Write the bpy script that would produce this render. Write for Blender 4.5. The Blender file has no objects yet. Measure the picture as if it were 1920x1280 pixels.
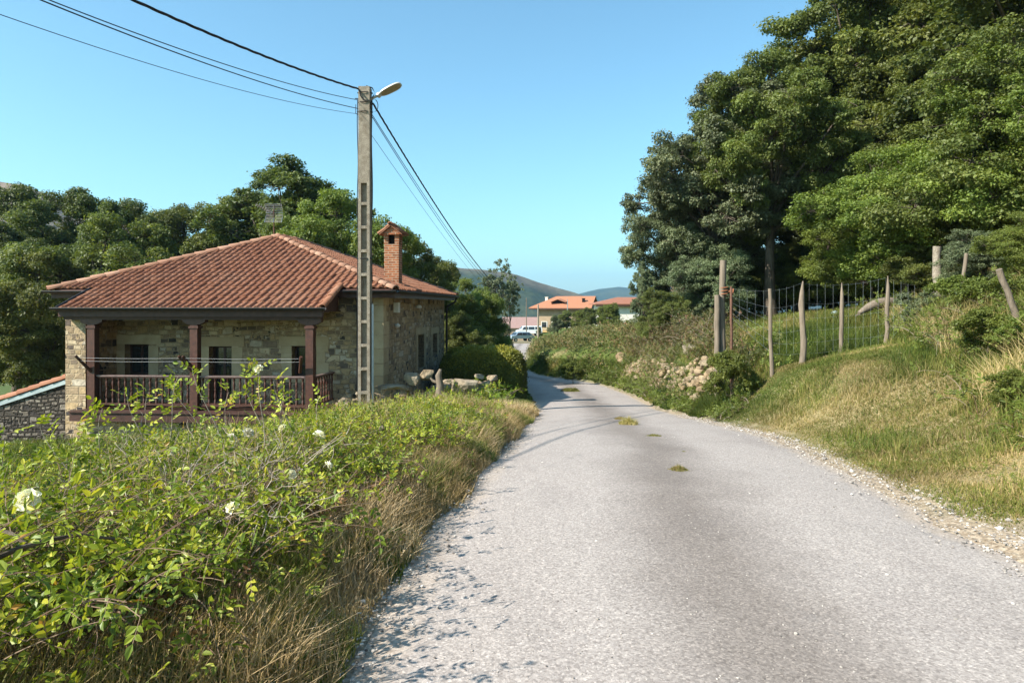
import bpy, bmesh, math
import numpy as np
from mathutils import Vector, Matrix

# ------------------------------------------------------------------ camera, sky, sun, exposure
S = bpy.context.scene
COL = S.collection
EYE, F_, CX, HY = 1.6, 1280.0, 960.0, 572.0      # eye height, focal length in photo pixels, principal column, horizon row
cam_d = bpy.data.cameras.new('camera'); cam = bpy.data.objects.new('camera', cam_d); COL.objects.link(cam)
cam.location = (0, 0, EYE); cam.rotation_euler = (math.radians(90), 0, 0)
cam_d.lens = 24; cam_d.sensor_width = 36; cam_d.shift_y = -68 / 1920
cam_d.clip_start = 0.05; cam_d.clip_end = 20000
S.camera = cam

SUN_EL, SUN_AZ = math.radians(38.5), math.radians(27)    # light travels towards +X, turned SUN_AZ towards +Y
ldir = Vector((math.cos(SUN_EL) * math.cos(SUN_AZ), math.cos(SUN_EL) * math.sin(SUN_AZ), -math.sin(SUN_EL)))
W = bpy.data.worlds.new('World'); S.world = W; W.use_nodes = True
wn = W.node_tree.nodes; wl = W.node_tree.links
sky = wn.new('ShaderNodeTexSky'); sky.sky_type = 'NISHITA'; sky.sun_disc = False
sky.sun_elevation = SUN_EL; sky.sun_rotation = math.atan2(-ldir.x, -ldir.y)
sky.air_density = 1.1; sky.dust_density = 0.9; sky.ozone_density = 1.6; sky.altitude = 300
sm = wn.new('ShaderNodeMix'); sm.data_type = 'RGBA'; sm.blend_type = 'MULTIPLY'; sm.inputs[0].default_value = 1; sm.inputs[7].default_value = (.69, 1.0, .99, 1)
wl.new(sky.outputs[0], sm.inputs[6]); wl.new(sm.outputs[2], wn['Background'].inputs[0]); wn['Background'].inputs[1].default_value = 0.115
sun_d = bpy.data.lights.new('sun', 'SUN'); sun_d.energy = 5.0; sun_d.angle = math.radians(0.55); sun_d.color = (1.0, 0.94, 0.84)
sun = bpy.data.objects.new('sun', sun_d); COL.objects.link(sun); sun.location = (-40, -10, 40)
sun.rotation_euler = ldir.to_track_quat('-Z', 'Y').to_euler()
S.view_settings.view_transform = 'Standard'; S.view_settings.look = 'None'; S.view_settings.gamma = 1
S.view_settings.exposure = 1.04
S.cycles.max_bounces = 6; S.cycles.diffuse_bounces = 3; S.cycles.glossy_bounces = 2; S.cycles.transmission_bounces = 4
S.cycles.transparent_max_bounces = 6; S.cycles.volume_bounces = 0; S.cycles.use_denoising = True
S.cycles.caustics_reflective = False; S.cycles.caustics_refractive = False

# ------------------------------------------------------------------ helpers
def P(px, py, d):
    return Vector(((px - CX) / F_ * d, d, EYE - (py - HY) / F_ * d))
def tag(o, label=None, cat=None, group=None, kind=None):
    if label: o['label'] = label
    if cat: o['category'] = cat
    if group: o['group'] = group
    if kind: o['kind'] = kind
    return o
def empty(name, loc, rz=0):
    o = bpy.data.objects.new(name, None); COL.objects.link(o); o.location = loc; o.rotation_euler = (0, 0, rz)
    o.empty_display_size = 0.2
    return o
def children(o):
    return [c for c in bpy.data.objects if c.parent == o]
def copy_tree(o, parent=None):
    c = o.copy(); COL.objects.link(c)
    if parent: c.parent = parent
    for ch in children(o): copy_tree(ch, c)
    return c
def nrm(a):
    return a / np.maximum(np.linalg.norm(a, axis=-1, keepdims=True), 1e-9)
def sstep(a, b, x):
    t = np.clip((x - a) / (b - a), 0, 1); return t * t * (3 - 2 * t)
def _hash(i, j, seed):
    n = (i.astype(np.int64) * 374761393 + j.astype(np.int64) * 668265263 + seed * 974711) & 0x7fffffff
    n = ((n ^ (n >> 13)) * 1274126177) & 0x7fffffff
    return ((n ^ (n >> 16)) & 0xffff) / 65535.0
def vnoise(x, y, scale, seed=0):
    x = np.asarray(x, float) / scale; y = np.asarray(y, float) / scale
    i = np.floor(x); j = np.floor(y); fx = x - i; fy = y - j
    fx = fx * fx * (3 - 2 * fx); fy = fy * fy * (3 - 2 * fy)
    a = _hash(i, j, seed); b = _hash(i + 1, j, seed); c = _hash(i, j + 1, seed); d = _hash(i + 1, j + 1, seed)
    return (a * (1 - fx) + b * fx) * (1 - fy) + (c * (1 - fx) + d * fx) * fy
def fbm(x, y, scale, seed=0, oct=3):
    r = 0; a = 0.5; t = 0
    for k in range(oct):
        r = r + a * vnoise(x, y, scale / 2 ** k, seed + k * 17); t += a; a *= 0.5
    return r / t

class MB:
    """collects faces; build() links them as one mesh object"""
    def __init__(s): s.v = []; s.q = []; s.t = []; s.qr = []; s.tr = []; s.n = 0
    def add(s, v, f, rnd=0.5):
        v = np.asarray(v, float).reshape(-1, 3); f = np.asarray(f, int)
        if len(f) == 0: return s
        r = np.broadcast_to(np.asarray(rnd, float), (len(f),))
        s.v.append(v)
        if f.shape[1] == 4: s.q.append(f + s.n); s.qr.append(r)
        else: s.t.append(f + s.n); s.tr.append(r)
        s.n += len(v); return s
    def box(s, c, d, rz=0, rnd=0.5, rx=0, ry=0, taper=1.0):
        x, y, z = [k / 2 for k in d]
        v = np.array([[-x, -y, -z], [x, -y, -z], [x, y, -z], [-x, y, -z], [-x, -y, z], [x, -y, z], [x, y, z], [-x, y, z]])
        v[4:, :2] *= taper
        m = np.array((Matrix.Rotation(rz, 3, 'Z') @ Matrix.Rotation(ry, 3, 'Y') @ Matrix.Rotation(rx, 3, 'X')))
        v = v @ m.T + np.array(c)
        return s.add(v, [[0, 3, 2, 1], [4, 5, 6, 7], [0, 1, 5, 4], [1, 2, 6, 5], [2, 3, 7, 6], [3, 0, 4, 7]], rnd)
    def bb(s, x0, x1, y0, y1, z0, z1, rnd=0.5):
        return s.box(((x0 + x1) / 2, (y0 + y1) / 2, (z0 + z1) / 2), (x1 - x0, y1 - y0, z1 - z0), rnd=rnd)
    def tubes(s, P_, R_, sides=5, rnd=0.5, cap=True):
        P_ = np.asarray(P_, float); R_ = np.asarray(R_, float)
        if P_.ndim == 2: P_ = P_[None]; R_ = R_[None]
        N, K, _ = P_.shape
        T = nrm(np.gradient(P_, axis=1))
        ref = np.where(np.abs(T[..., 2:3]) > 0.9, np.array([1.0, 0, 0]), np.array([0, 0, 1.0]))
        ref = np.broadcast_to(ref[:, :1], T.shape)
        A = nrm(np.cross(T, ref)); B = np.cross(T, A)
        an = np.linspace(0, 2 * np.pi, sides, endpoint=False)
        V = P_[:, :, None] + R_[:, :, None, None] * (np.cos(an)[:, None] * A[:, :, None] + np.sin(an)[:, None] * B[:, :, None])
        i = np.arange(N)[:, None, None] * K * sides; k = np.arange(K - 1)[None, :, None] * sides; j = np.arange(sides)[None, None]
        j2 = (j + 1) % sides
        a = i + k + j; b = i + k + j2; c = i + k + sides + j2; d = i + k + sides + j
        f = np.stack([a, b, c, d], -1).reshape(-1, 4)
        r = np.repeat(np.broadcast_to(np.asarray(rnd, float), (N,)), (K - 1) * sides)
        s.add(V, f, r)
        if cap and sides >= 5:
            for n in range(min(N, 400)):
                for kk, rev in ((0, 1), (K - 1, 0)):
                    ring = V[n, kk]; c0 = ring.mean(0)
                    vv = np.vstack([ring, c0]); ff = [[q, (q + 1) % sides, sides] for q in range(sides)]
                    if rev: ff = [[b2, a2, c2] for a2, b2, c2 in ff]
                    s.add(vv, ff, float(np.broadcast_to(rnd, (N,))[n]))
        return s
    def lathe(s, prof, c=(0, 0, 0), n=10, rnd=0.5):
        P_ = np.array([[c[0], c[1], c[2] + z] for r, z in prof]); 
        return s.tubes(P_, np.array([max(r, 1e-4) for r, z in prof]), n, rnd)
    def poly(s, pts, rnd=0.5):          # convex fan
        pts = np.array([tuple(p) for p in pts], float)
        if len(pts) == 4: return s.add(pts, [[0, 1, 2, 3]], rnd)
        return s.add(pts, [[0, k, k + 1] for k in range(1, len(pts) - 1)], rnd)
    def prism(s, pts, off, rnd=0.5):    # convex polygon pts extruded by the vector off
        a = np.array([tuple(p) for p in pts], float); b = a + np.array(tuple(off)); n = len(a)
        s.poly(a[::-1], rnd); s.poly(b, rnd)
        for k in range(n): s.poly([a[k], a[(k + 1) % n], b[(k + 1) % n], b[k]], rnd)
        return s
    def mesh(s, name, mat, smooth=False, uv=False):
        me = bpy.data.meshes.new(name)
        V = np.concatenate(s.v) if s.v else np.zeros((0, 3))
        me.vertices.add(len(V)); me.vertices.foreach_set('co', V.astype(np.float32).ravel())
        nq = sum(len(a) for a in s.q); ntr = sum(len(a) for a in s.t)
        L = np.concatenate([np.concatenate(s.q).ravel() if nq else np.zeros(0, int), np.concatenate(s.t).ravel() if ntr else np.zeros(0, int)])
        me.loops.add(len(L)); me.loops.foreach_set('vertex_index', L.astype(np.int32))
        me.polygons.add(nq + ntr)
        st = np.concatenate([np.arange(nq) * 4, nq * 4 + np.arange(ntr) * 3])
        me.polygons.foreach_set('loop_start', st.astype(np.int32))
        me.update(calc_edges=True)
        me.polygons.foreach_set('use_smooth', np.full(nq + ntr, smooth))
        at = me.attributes.new('rnd', 'FLOAT', 'FACE')
        r = np.concatenate([np.concatenate(s.qr) if nq else np.zeros(0), np.concatenate(s.tr) if ntr else np.zeros(0)])
        at.data.foreach_set('value', r.astype(np.float32))
        if mat: me.materials.append(mat)
        if uv: box_uv(me, V, L)
        return me
    def build(s, name, mat, parent=None, smooth=False, uv=False, loc=None):
        return link(name, s.mesh(name, mat, smooth, uv), parent, loc)
def link(name, me, parent=None, loc=None):
    o = bpy.data.objects.new(name, me); COL.objects.link(o)
    if parent: o.parent = parent
    if loc is not None: o.location = loc
    return o
def box_uv(me, V, L):
    n = np.zeros(len(me.polygons) * 3, np.float32); me.polygons.foreach_get('normal', n); n = n.reshape(-1, 3)
    tot = np.zeros(len(me.polygons), np.int32); me.polygons.foreach_get('loop_total', tot)
    nl = np.repeat(np.abs(n), tot, axis=0); p = V[L]
    ax = np.argmax(nl, 1)
    u = np.where(ax == 0, p[:, 1] + 3.37, p[:, 0]); w = np.where(ax == 2, p[:, 1], p[:, 2])
    uvl = me.uv_layers.new(name='UVMap'); uvl.data.foreach_set('uv', np.stack([u, w], 1).astype(np.float32).ravel())

# ------------------------------------------------------------------ materials
class NT:
    def __init__(s, name):
        s.m = bpy.data.materials.new(name); s.m.use_nodes = True; s.t = s.m.node_tree; s.n = s.t.nodes; s.l = s.t.links
        s.b = s.n['Principled BSDF']; s.out = s.n['Material Output']; s.tc = s.n.new('ShaderNodeTexCoord')
    def set(s, node, key, val):
        if val is None: return
        sock = node.inputs[key]
        if isinstance(val, bpy.types.NodeSocket): s.l.new(val, sock)
        elif isinstance(val, (tuple, list)) and len(val) == 3 and sock.type == 'RGBA': sock.default_value = (*val, 1)
        else: sock.default_value = val
    def map(s, coord='Object', scale=(1, 1, 1), rot=(0, 0, 0)):
        m = s.n.new('ShaderNodeMapping'); s.l.new(s.tc.outputs[coord], m.inputs[0]); m.inputs['Scale'].default_value = scale; m.inputs['Rotation'].default_value = rot
        return m.outputs[0]
    def noise(s, sc=5, det=4, vec=None, rough=0.55, out=0, dist=0):
        n = s.n.new('ShaderNodeTexNoise'); n.inputs['Scale'].default_value = sc; n.inputs['Detail'].default_value = det; n.inputs['Roughness'].default_value = rough
        n.inputs['Distortion'].default_value = dist
        s.l.new(vec if vec is not None else s.tc.outputs['Object'], n.inputs['Vector']); return n.outputs[out]
    def vor(s, sc=5, vec=None, feature='F1', out='Color', rand=1.0):
        n = s.n.new('ShaderNodeTexVoronoi'); n.feature = feature; n.inputs['Scale'].default_value = sc; n.inputs['Randomness'].default_value = rand
        s.l.new(vec if vec is not None else s.tc.outputs['Object'], n.inputs['Vector']); return n.outputs[out]
    def ramp(s, fac, stops, interp='LINEAR'):
        r = s.n.new('ShaderNodeValToRGB'); e = r.color_ramp.elements; r.color_ramp.interpolation = interp
        while len(e) < len(stops): e.new(0.5)
        for k, (p, c) in enumerate(stops):
            e[k].position = p; e[k].color = (*c, 1) if isinstance(c, (tuple, list)) else (c, c, c, 1)
        s.l.new(fac, r.inputs[0]); return r.outputs[0]
    def mix(s, fac, a, b, mode='MIX'):
        m = s.n.new('ShaderNodeMix'); m.data_type = 'RGBA'; m.blend_type = mode
        s.set(m, 0, fac); s.set(m, 6, a); s.set(m, 7, b); return m.outputs[2]
    def math(s, op, a, b=None):
        m = s.n.new('ShaderNodeMath'); m.operation = op; s.set(m, 0, a)
        if b is not None: s.set(m, 1, b)
        return m.outputs[0]
    def attr(s, name='rnd'):
        a = s.n.new('ShaderNodeAttribute'); a.attribute_name = name; return a.outputs['Fac']
    def bump(s, h, strength=0.5, dist=0.02, prev=None):
        b = s.n.new('ShaderNodeBump'); b.inputs['Strength'].default_value = strength; b.inputs['Distance'].default_value = dist
        s.l.new(h, b.inputs['Height'])
        if prev is not None: s.l.new(prev, b.inputs['Normal'])
        return b.outputs[0]
    def done(s, col=None, rough=0.7, bump=None, spec=0.3, metal=0.0):
        s.set(s.b, 'Base Color', col); s.set(s.b, 'Roughness', rough); s.set(s.b, 'Specular IOR Level', spec); s.set(s.b, 'Metallic', metal)
        if bump is not None: s.l.new(bump, s.b.inputs['Normal'])
        return s.m
def simple(name, col, rough=0.6, var=0.25, sc=8, spec=0.3, metal=0.0, bump=0.2, bd=0.01):
    t = NT(name); n = t.noise(sc, 5)
    dark = tuple(c * (1 - var) for c in col); lite = tuple(min(1, c * (1 + var)) for c in col)
    return t.done(t.ramp(n, [(0.3, dark), (0.7, lite)]), rough, t.bump(t.noise(sc * 6, 3), bump, bd), spec, metal)
def leaf_mat(name, stops, trans=0.35, rough=0.5, big=0.35, spec=0.35, var=0.35):
    t = NT(name); c = t.ramp(t.attr('rnd'), stops)
    oi = t.n.new('ShaderNodeObjectInfo')
    n = t.noise(big, 2); k = t.ramp(n, [(0.3, 1 - var), (0.7, 1 + var * 0.6)])
    c = t.mix(1.0, c, k, 'MULTIPLY')
    hsv = t.n.new('ShaderNodeHueSaturation'); t.l.new(c, hsv.inputs['Color'])
    t.l.new(t.math('ADD', t.math('MULTIPLY', oi.outputs['Random'], 0.03), 0.485), hsv.inputs['Hue'])
    t.l.new(t.math('ADD', t.math('MULTIPLY', oi.outputs['Random'], 0.3), 0.85), hsv.inputs['Value'])
    c = hsv.outputs[0]
    t.done(c, rough, None, spec)
    tr = t.n.new('ShaderNodeBsdfTranslucent'); t.l.new(t.mix(1.0, c, (1.25, 1.2, 0.55), 'MULTIPLY'), tr.inputs[0])
    ms = t.n.new('ShaderNodeMixShader'); ms.inputs[0].default_value = trans
    t.l.new(t.b.outputs[0], ms.inputs[1]); t.l.new(tr.outputs[0], ms.inputs[2]); t.l.new(ms.outputs[0], t.out.inputs[0])
    return t.m

MT = {}
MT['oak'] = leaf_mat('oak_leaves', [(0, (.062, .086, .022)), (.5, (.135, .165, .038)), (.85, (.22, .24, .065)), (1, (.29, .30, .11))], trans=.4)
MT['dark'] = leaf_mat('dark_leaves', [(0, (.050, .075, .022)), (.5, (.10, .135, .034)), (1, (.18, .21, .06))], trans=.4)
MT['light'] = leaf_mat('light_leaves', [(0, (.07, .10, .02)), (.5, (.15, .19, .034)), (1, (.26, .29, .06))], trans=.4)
MT['grey'] = leaf_mat('grey_green_leaves', [(0, (.07, .09, .045)), (.5, (.13, .16, .075)), (1, (.23, .25, .13))], trans=.25)
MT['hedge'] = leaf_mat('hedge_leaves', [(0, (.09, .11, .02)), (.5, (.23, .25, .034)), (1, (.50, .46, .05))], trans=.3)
MT['rose'] = leaf_mat('rose_leaves', [(0, (.06, .10, .016)), (.35, (.15, .215, .024)), (.65, (.30, .345, .035)), (.9, (.47, .44, .055)), (1, (.46, .25, .06))], trans=.35, rough=.45, big=1.2, spec=.35, var=.25)
MT['bramble'] = leaf_mat('bramble_leaves', [(0, (.045, .055, .02)), (.35, (.10, .115, .03)), (.6, (.17, .165, .05)), (.75, (.22, .14, .07)), (1, (.30, .17, .10))], trans=.28, big=.6)
MT['grass'] = leaf_mat('grass_blades', [(0, (.06, .10, .018)), (.35, (.13, .17, .03)), (.6, (.24, .23, .06)), (.8, (.38, .30, .12)), (1, (.52, .41, .21))], trans=.3, big=.8, spec=.2, rough=.6)
MT['dry'] = leaf_mat('dry_grass_blades', [(0, (.14, .17, .04)), (.3, (.32, .25, .11)), (.7, (.50, .37, .19)), (1, (.66, .52, .32))], trans=.3, big=.8, spec=.15, rough=.7)
t = NT('bark'); v = t.map('Object', (1, 1, .22)); MT['bark'] = t.done(t.ramp(t.noise(9, 6, v), [(.3, (.045, .035, .026)), (.65, (.13, .105, .08))]), .9, t.bump(t.noise(14, 6, v), 1, .03), .1)
t = NT('weathered_wood'); v = t.map('Object', (1, 1, .08)); MT['oldwood'] = t.done(t.mix(t.noise(2, 2), t.ramp(t.noise(30, 6, v), [(.3, (.08, .06, .042)), (.7, (.30, .235, .175))]), (.19, .155, .12), 'MIX'), .9, t.bump(t.noise(45, 5, v), .9, .01), .1)
MT['cane'] = simple('cane', (.17, .13, .09), .8, .5, 6)
t = NT('stem_dead'); MT['twig'] = t.done(t.ramp(t.attr(), [(0, (.10, .06, .04)), (.5, (.22, .16, .11)), (1, (.42, .37, .31))]), .85, None, .1)

# concrete
t = NT('concrete'); n = t.noise(9, 6); n2 = t.noise(60, 5)
c = t.mix(t.ramp(n2, [(.45, 0), (.62, 1)]), t.ramp(n, [(.3, (.22, .18, .135)), (.7, (.40, .35, .28))]), (.15, .12, .09))
MT['concrete'] = t.done(c, .9, t.bump(n2, .8, .012), .15)
# masonry
def masonry(name, cols, mortar, bw, rh, bumpd=.03, blotch=(.7, 1.12), ms=.018):
    t = NT(name); uv = t.map('UV'); n1 = t.noise(1.1, 3, uv, out=1); n2_ = t.noise(7, 3, uv, out=1)
    def add(vec, nz, k):
        v = t.n.new('ShaderNodeVectorMath'); v.operation = 'MULTIPLY_ADD'; t.l.new(nz, v.inputs[0]); v.inputs[1].default_value = (k, k, 0); t.l.new(vec, v.inputs[2]); return v.outputs[0]
    vv = add(add(uv, n1, .22), n2_, .035); lay = []
    for w, h, off in ((bw, rh, .5), (bw * .55, rh * .62, .37)):
        b = t.n.new('ShaderNodeTexBrick'); t.l.new(vv, b.inputs['Vector']); b.inputs['Scale'].default_value = 1; b.inputs['Brick Width'].default_value = w; b.inputs['Row Height'].default_value = h; b.offset = off; b.squash = .7; b.squash_frequency = 3
        b.inputs['Mortar Size'].default_value = ms; b.inputs['Mortar Smooth'].default_value = .6; b.inputs['Color1'].default_value = (0, 0, 0, 1); b.inputs['Color2'].default_value = (1, 1, 1, 1); b.inputs['Mortar'].default_value = (.5, .5, .5, 1); lay.append(b)
    mk = t.ramp(t.noise(1.7, 3, uv), [(.47, 0), (.50, 1)]); rnd = t.mix(mk, lay[0].outputs[0], lay[1].outputs[0]); mo = t.mix(mk, lay[0].outputs[1], lay[1].outputs[1])
    col = t.ramp(rnd, cols, 'CONSTANT'); col = t.mix(.6, col, t.ramp(t.noise(8, 7, rough=.65), [(.3, .5), (.7, 1.3)]), 'MULTIPLY')
    col = t.mix(t.math('MULTIPLY', mo, .8), col, mortar); col = t.mix(1.0, col, t.ramp(t.noise(.6, 4), [(.3, blotch[0]), (.7, blotch[1])]), 'MULTIPLY')
    h = t.math('ADD', t.math('SUBTRACT', 1.0, mo), t.math('ADD', t.math('MULTIPLY', t.noise(15, 6), .7), t.math('MULTIPLY', rnd, .45)))
    return t.done(col, .92, t.bump(h, 1, bumpd), .12)
MT['stone'] = masonry('rubble_masonry', [(0, (.46, .34, .21)), (.20, (.34, .245, .155)), (.36, (.56, .44, .29)), (.50, (.25, .185, .13)), (.62, (.45, .32, .18)), (.78, (.16, .125, .10)), (.85, (.50, .42, .32)), (.95, (.07, .06, .056))], (.44, .34, .22), .44, .20)
MT['annexstone'] = masonry('dark_rubble', [(0, (.18, .15, .12)), (.3, (.10, .085, .07)), (.55, (.25, .215, .175)), (.8, (.06, .052, .047)), (.92, (.33, .29, .23))], (.035, .03, .025), .34, .17, .05, ms=.03)
t = NT('dressed_stone'); n = t.noise(3, 6); MT['ashlar'] = t.done(t.mix(t.math('MULTIPLY', t.attr(), .8), t.ramp(n, [(.3, (.40, .31, .19)), (.7, (.55, .45, .30))]), (.34, .25, .15)), .9, t.bump(t.noise(25, 5), .7, .012), .12)
t = NT('rock'); n = t.noise(4, 8); MT['rock'] = t.done(t.mix(t.attr(), t.ramp(n, [(.25, (.08, .068, .053)), (.5, (.24, .20, .15)), (.75, (.42, .37, .29))]), t.ramp(t.noise(6, 7), [(.3, (.20, .14, .08)), (.7, (.40, .31, .20))])), .92, t.bump(t.noise(16, 8), 1, .03), .1)
t = NT('rock_ochre'); n = t.noise(4, 8); MT['rock2'] = t.done(t.mix(t.attr(), t.ramp(n, [(.28, (.13, .085, .05)), (.5, (.27, .19, .11)), (.72, (.42, .32, .20))]), t.ramp(t.noise(6, 7), [(.3, (.16, .12, .08)), (.7, (.36, .29, .20))])), .92, t.bump(t.noise(16, 8), 1, .03), .1)
# terracotta
def tile_mat(name, a, b, c2):
    t = NT(name); col = t.ramp(t.attr(), [(0, a), (.55, b), (1, c2)])
    col = t.mix(t.ramp(t.noise(14, 5), [(.55, 0), (.8, .45)]), col, (.10, .07, .055))
    col = t.mix(t.ramp(t.noise(.8, 4), [(.5, 0), (.75, .25)]), col, (.30, .20, .14))
    return t.done(col, .8, t.bump(t.noise(60, 4), .3, .004), .25)
MT['tile'] = tile_mat('terracotta_tile', (.225, .092, .050), (.26, .112, .061), (.30, .140, .082))
MT['ridge'] = tile_mat('ridge_terracotta', (.23, .115, .07), (.30, .155, .10), (.38, .22, .15))
MT['fartile'] = tile_mat('orange_tile', (.32, .13, .07), (.38, .165, .09), (.44, .20, .12))
MT['rusttile'] = tile_mat('rusty_tile', (.24, .10, .06), (.30, .125, .075), (.36, .16, .10))
MT['pinktile'] = simple('pink_sheet_roof', (.30, .19, .165), .8, .12, 3)
t = NT('brick'); br = t.n.new('ShaderNodeTexBrick'); t.l.new(t.map('UV'), br.inputs['Vector'])
br.inputs['Scale'].default_value = 1; br.inputs['Brick Width'].default_value = .24; br.inputs['Row Height'].default_value = .072; br.inputs['Mortar Size'].default_value = .011; br.inputs['Mortar Smooth'].default_value = .3
br.inputs['Color1'].default_value = (.40, .14, .06, 1); br.inputs['Color2'].default_value = (.24, .085, .04, 1); br.inputs['Mortar'].default_value = (.42, .32, .23, 1)
c = t.mix(.6, br.outputs[0], t.ramp(t.noise(9, 5), [(.3, .55), (.7, 1.3)]), 'MULTIPLY')
MT['brick'] = t.done(c, .88, t.bump(t.math('SUBTRACT', 1.0, br.outputs[1]), 1, .012), .15)
MT['darkwood'] = simple('stained_wood', (.070, .027, .018), .5, .4, 10, .4)
MT['beamwood'] = simple('beam_wood', (.060, .027, .020), .55, .35, 8, .35)
MT['gutter'] = simple('gutter_metal', (.035, .032, .032), .6, .2, 5, .3)
MT['railtop'] = simple('grey_rail_top', (.19, .13, .12), .4, .3, 14, .5)  # handrail colour, paler and greyer than the balusters
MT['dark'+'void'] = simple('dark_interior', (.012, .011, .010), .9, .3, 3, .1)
t = NT('window_glass'); MT['glass'] = t.done((.02, .025, .028), .06, None, .9)
MT['cream'] = simple('cream_render', (.34, .25, .165), .85, .12, 2)
MT['white'] = simple('white_render', (.72, .68, .60), .85, .1, 2)
MT['metal'] = simple('galvanised', (.45, .46, .46), .35, .15, 10, .5, .7)
MT['lampgrey'] = simple('lamp_paint', (.50, .50, .48), .4, .08, 10, .5, .2)
MT['lens'] = simple('lamp_lens', (.30, .24, .15), .15, .2, 14, .6)
MT['cable'] = simple('cable_rubber', (.022, .022, .026), .6, .2, 10, .3)
MT['rust'] = simple('rust', (.12, .06, .04), .85, .4, 14)
MT['rope'] = simple('clothes_line', (.45, .45, .46), .5, .1, 10, .4)
MT['pvc'] = simple('pvc_pipe', (.50, .54, .56), .4, .1, 10, .4)
MT['board'] = simple('painted_board', (.36, .42, .42), .6, .15, 6)
MT['tarp'] = simple('plastic_sack', (.50, .66, .74), .4, .2, 9, .5)
MT['petal'] = leaf_mat('petals', [(0, (.78, .76, .66)), (1, (.88, .87, .82))], .3, .6, 5, .2, .05)
MT['yellow'] = simple('stamen', (.65, .42, .05), .8, .2, 20)
MT['insul'] = simple('box_white', (.68, .66, .60), .6, .1, 8)
MT['carblue'] = simple('car_paint_blue', (.30, .38, .46), .25, .04, 3, .6, .3, 0)
MT['carwhite'] = simple('car_paint_white', (.78, .78, .77), .25, .03, 3, .6, 0, 0)
MT['tyre'] = simple('tyre', (.02, .02, .02), .9, .2, 10)
# road: u across, v along
t = NT('road_surface'); sx = t.n.new('ShaderNodeSeparateXYZ'); t.l.new(t.tc.outputs['UV'], sx.inputs[0]); u = sx.outputs[0]
geo = t.tc.outputs['Object']
ag = t.vor(95, geo, 'F1', 'Color', 1.0); sc_ = t.n.new('ShaderNodeSeparateColor'); t.l.new(ag, sc_.inputs[0])
fine = t.noise(42, 5, geo, .7); mid = t.noise(1.6, 5, geo); large = t.noise(.35, 4, t.map('Object', (1, .35, 1)))
agc = t.ramp(sc_.outputs[0], [(0, (.12, .11, .105)), (.3, (.27, .255, .245)), (.65, (.42, .40, .385)), (.9, (.56, .53, .505)), (1, (.85, .80, .75))])
col = t.mix(.62, agc, t.ramp(fine, [(.3, (.24, .22, .21)), (.7, (.47, .445, .43))]))
cen = t.math('ABSOLUTE', t.math('SUBTRACT', u, t.math('ADD', .50, t.math('MULTIPLY', t.math('SUBTRACT', large, .5), .35))))
band = t.ramp(t.math('ADD', cen, t.math('MULTIPLY', t.math('SUBTRACT', mid, .5), .16)), [(.03, 1), (.20, 0)])
col = t.mix(t.math('MULTIPLY', band, .95), col, t.mix(1.0, col, (.60, .58, .56), 'MULTIPLY'))
patch = t.ramp(t.noise(.9, 6, t.map('Object', (1, .5, 1))), [(.5, 0), (.7, .5)])
col = t.mix(patch, col, t.mix(1.0, col, (.72, .71, .72), 'MULTIPLY'))
ed = t.math('ABSOLUTE', t.math('SUBTRACT', u, .5)); edm = t.ramp(t.math('ADD', ed, t.math('MULTIPLY', t.math('SUBTRACT', t.noise(3, 5), .5), .12)), [(.43, 0), (.5, .8)])
col = t.mix(edm, col, t.ramp(t.noise(50, 3), [(.35, (.30, .235, .17)), (.65, (.56, .50, .42))]))
col = t.mix(1.0, col, (.98, .915, .865), 'MULTIPLY')
st_ = t.ramp(t.noise(2.2, 6, t.map('Object', (1, .6, 1)), .7, dist=.6), [(.62, 0), (.72, .55)]); col = t.mix(st_, col, (.20, .185, .175))
hh = t.math('ADD', sc_.outputs[1], t.math('MULTIPLY', fine, 1.2))
MT['road'] = t.done(col, .82, t.bump(hh, .7, .006, t.bump(mid, .5, .03)), .22)
# ground: attributes dry (0 green..1 straw) and dirt
t = NT('soil_and_turf'); g = t.ramp(t.noise(2.5, 6), [(.3, (.05, .075, .018)), (.7, (.11, .14, .035))]); dr = t.ramp(t.noise(7, 6), [(.3, (.20, .16, .08)), (.7, (.36, .29, .15))])
ds = t.ramp(t.noise(30, 5), [(.3, (.20, .145, .095)), (.7, (.44, .36, .27))])
fac = t.ramp(t.math('ADD', t.attr('dry'), t.math('MULTIPLY', t.math('SUBTRACT', t.noise(1.2, 5), .5), .9)), [(.35, 0), (.65, 1)])
MT['ground'] = t.done(t.mix(t.attr('dirt'), t.mix(fac, g, dr), ds), .95, t.bump(t.noise(25, 6), .9, .04), .08)
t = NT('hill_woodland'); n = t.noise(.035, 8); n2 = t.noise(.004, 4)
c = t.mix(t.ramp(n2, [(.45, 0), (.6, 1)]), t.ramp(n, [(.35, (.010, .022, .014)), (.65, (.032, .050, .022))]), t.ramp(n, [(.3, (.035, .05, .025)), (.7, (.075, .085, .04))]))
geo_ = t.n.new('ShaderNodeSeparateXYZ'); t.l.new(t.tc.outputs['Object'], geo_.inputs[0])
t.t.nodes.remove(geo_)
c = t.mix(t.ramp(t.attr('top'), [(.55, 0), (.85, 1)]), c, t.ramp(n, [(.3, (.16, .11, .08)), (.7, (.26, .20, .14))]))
MT['hill'] = t.done(c, 1, t.bump(n, 1, 6), 0)

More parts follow.
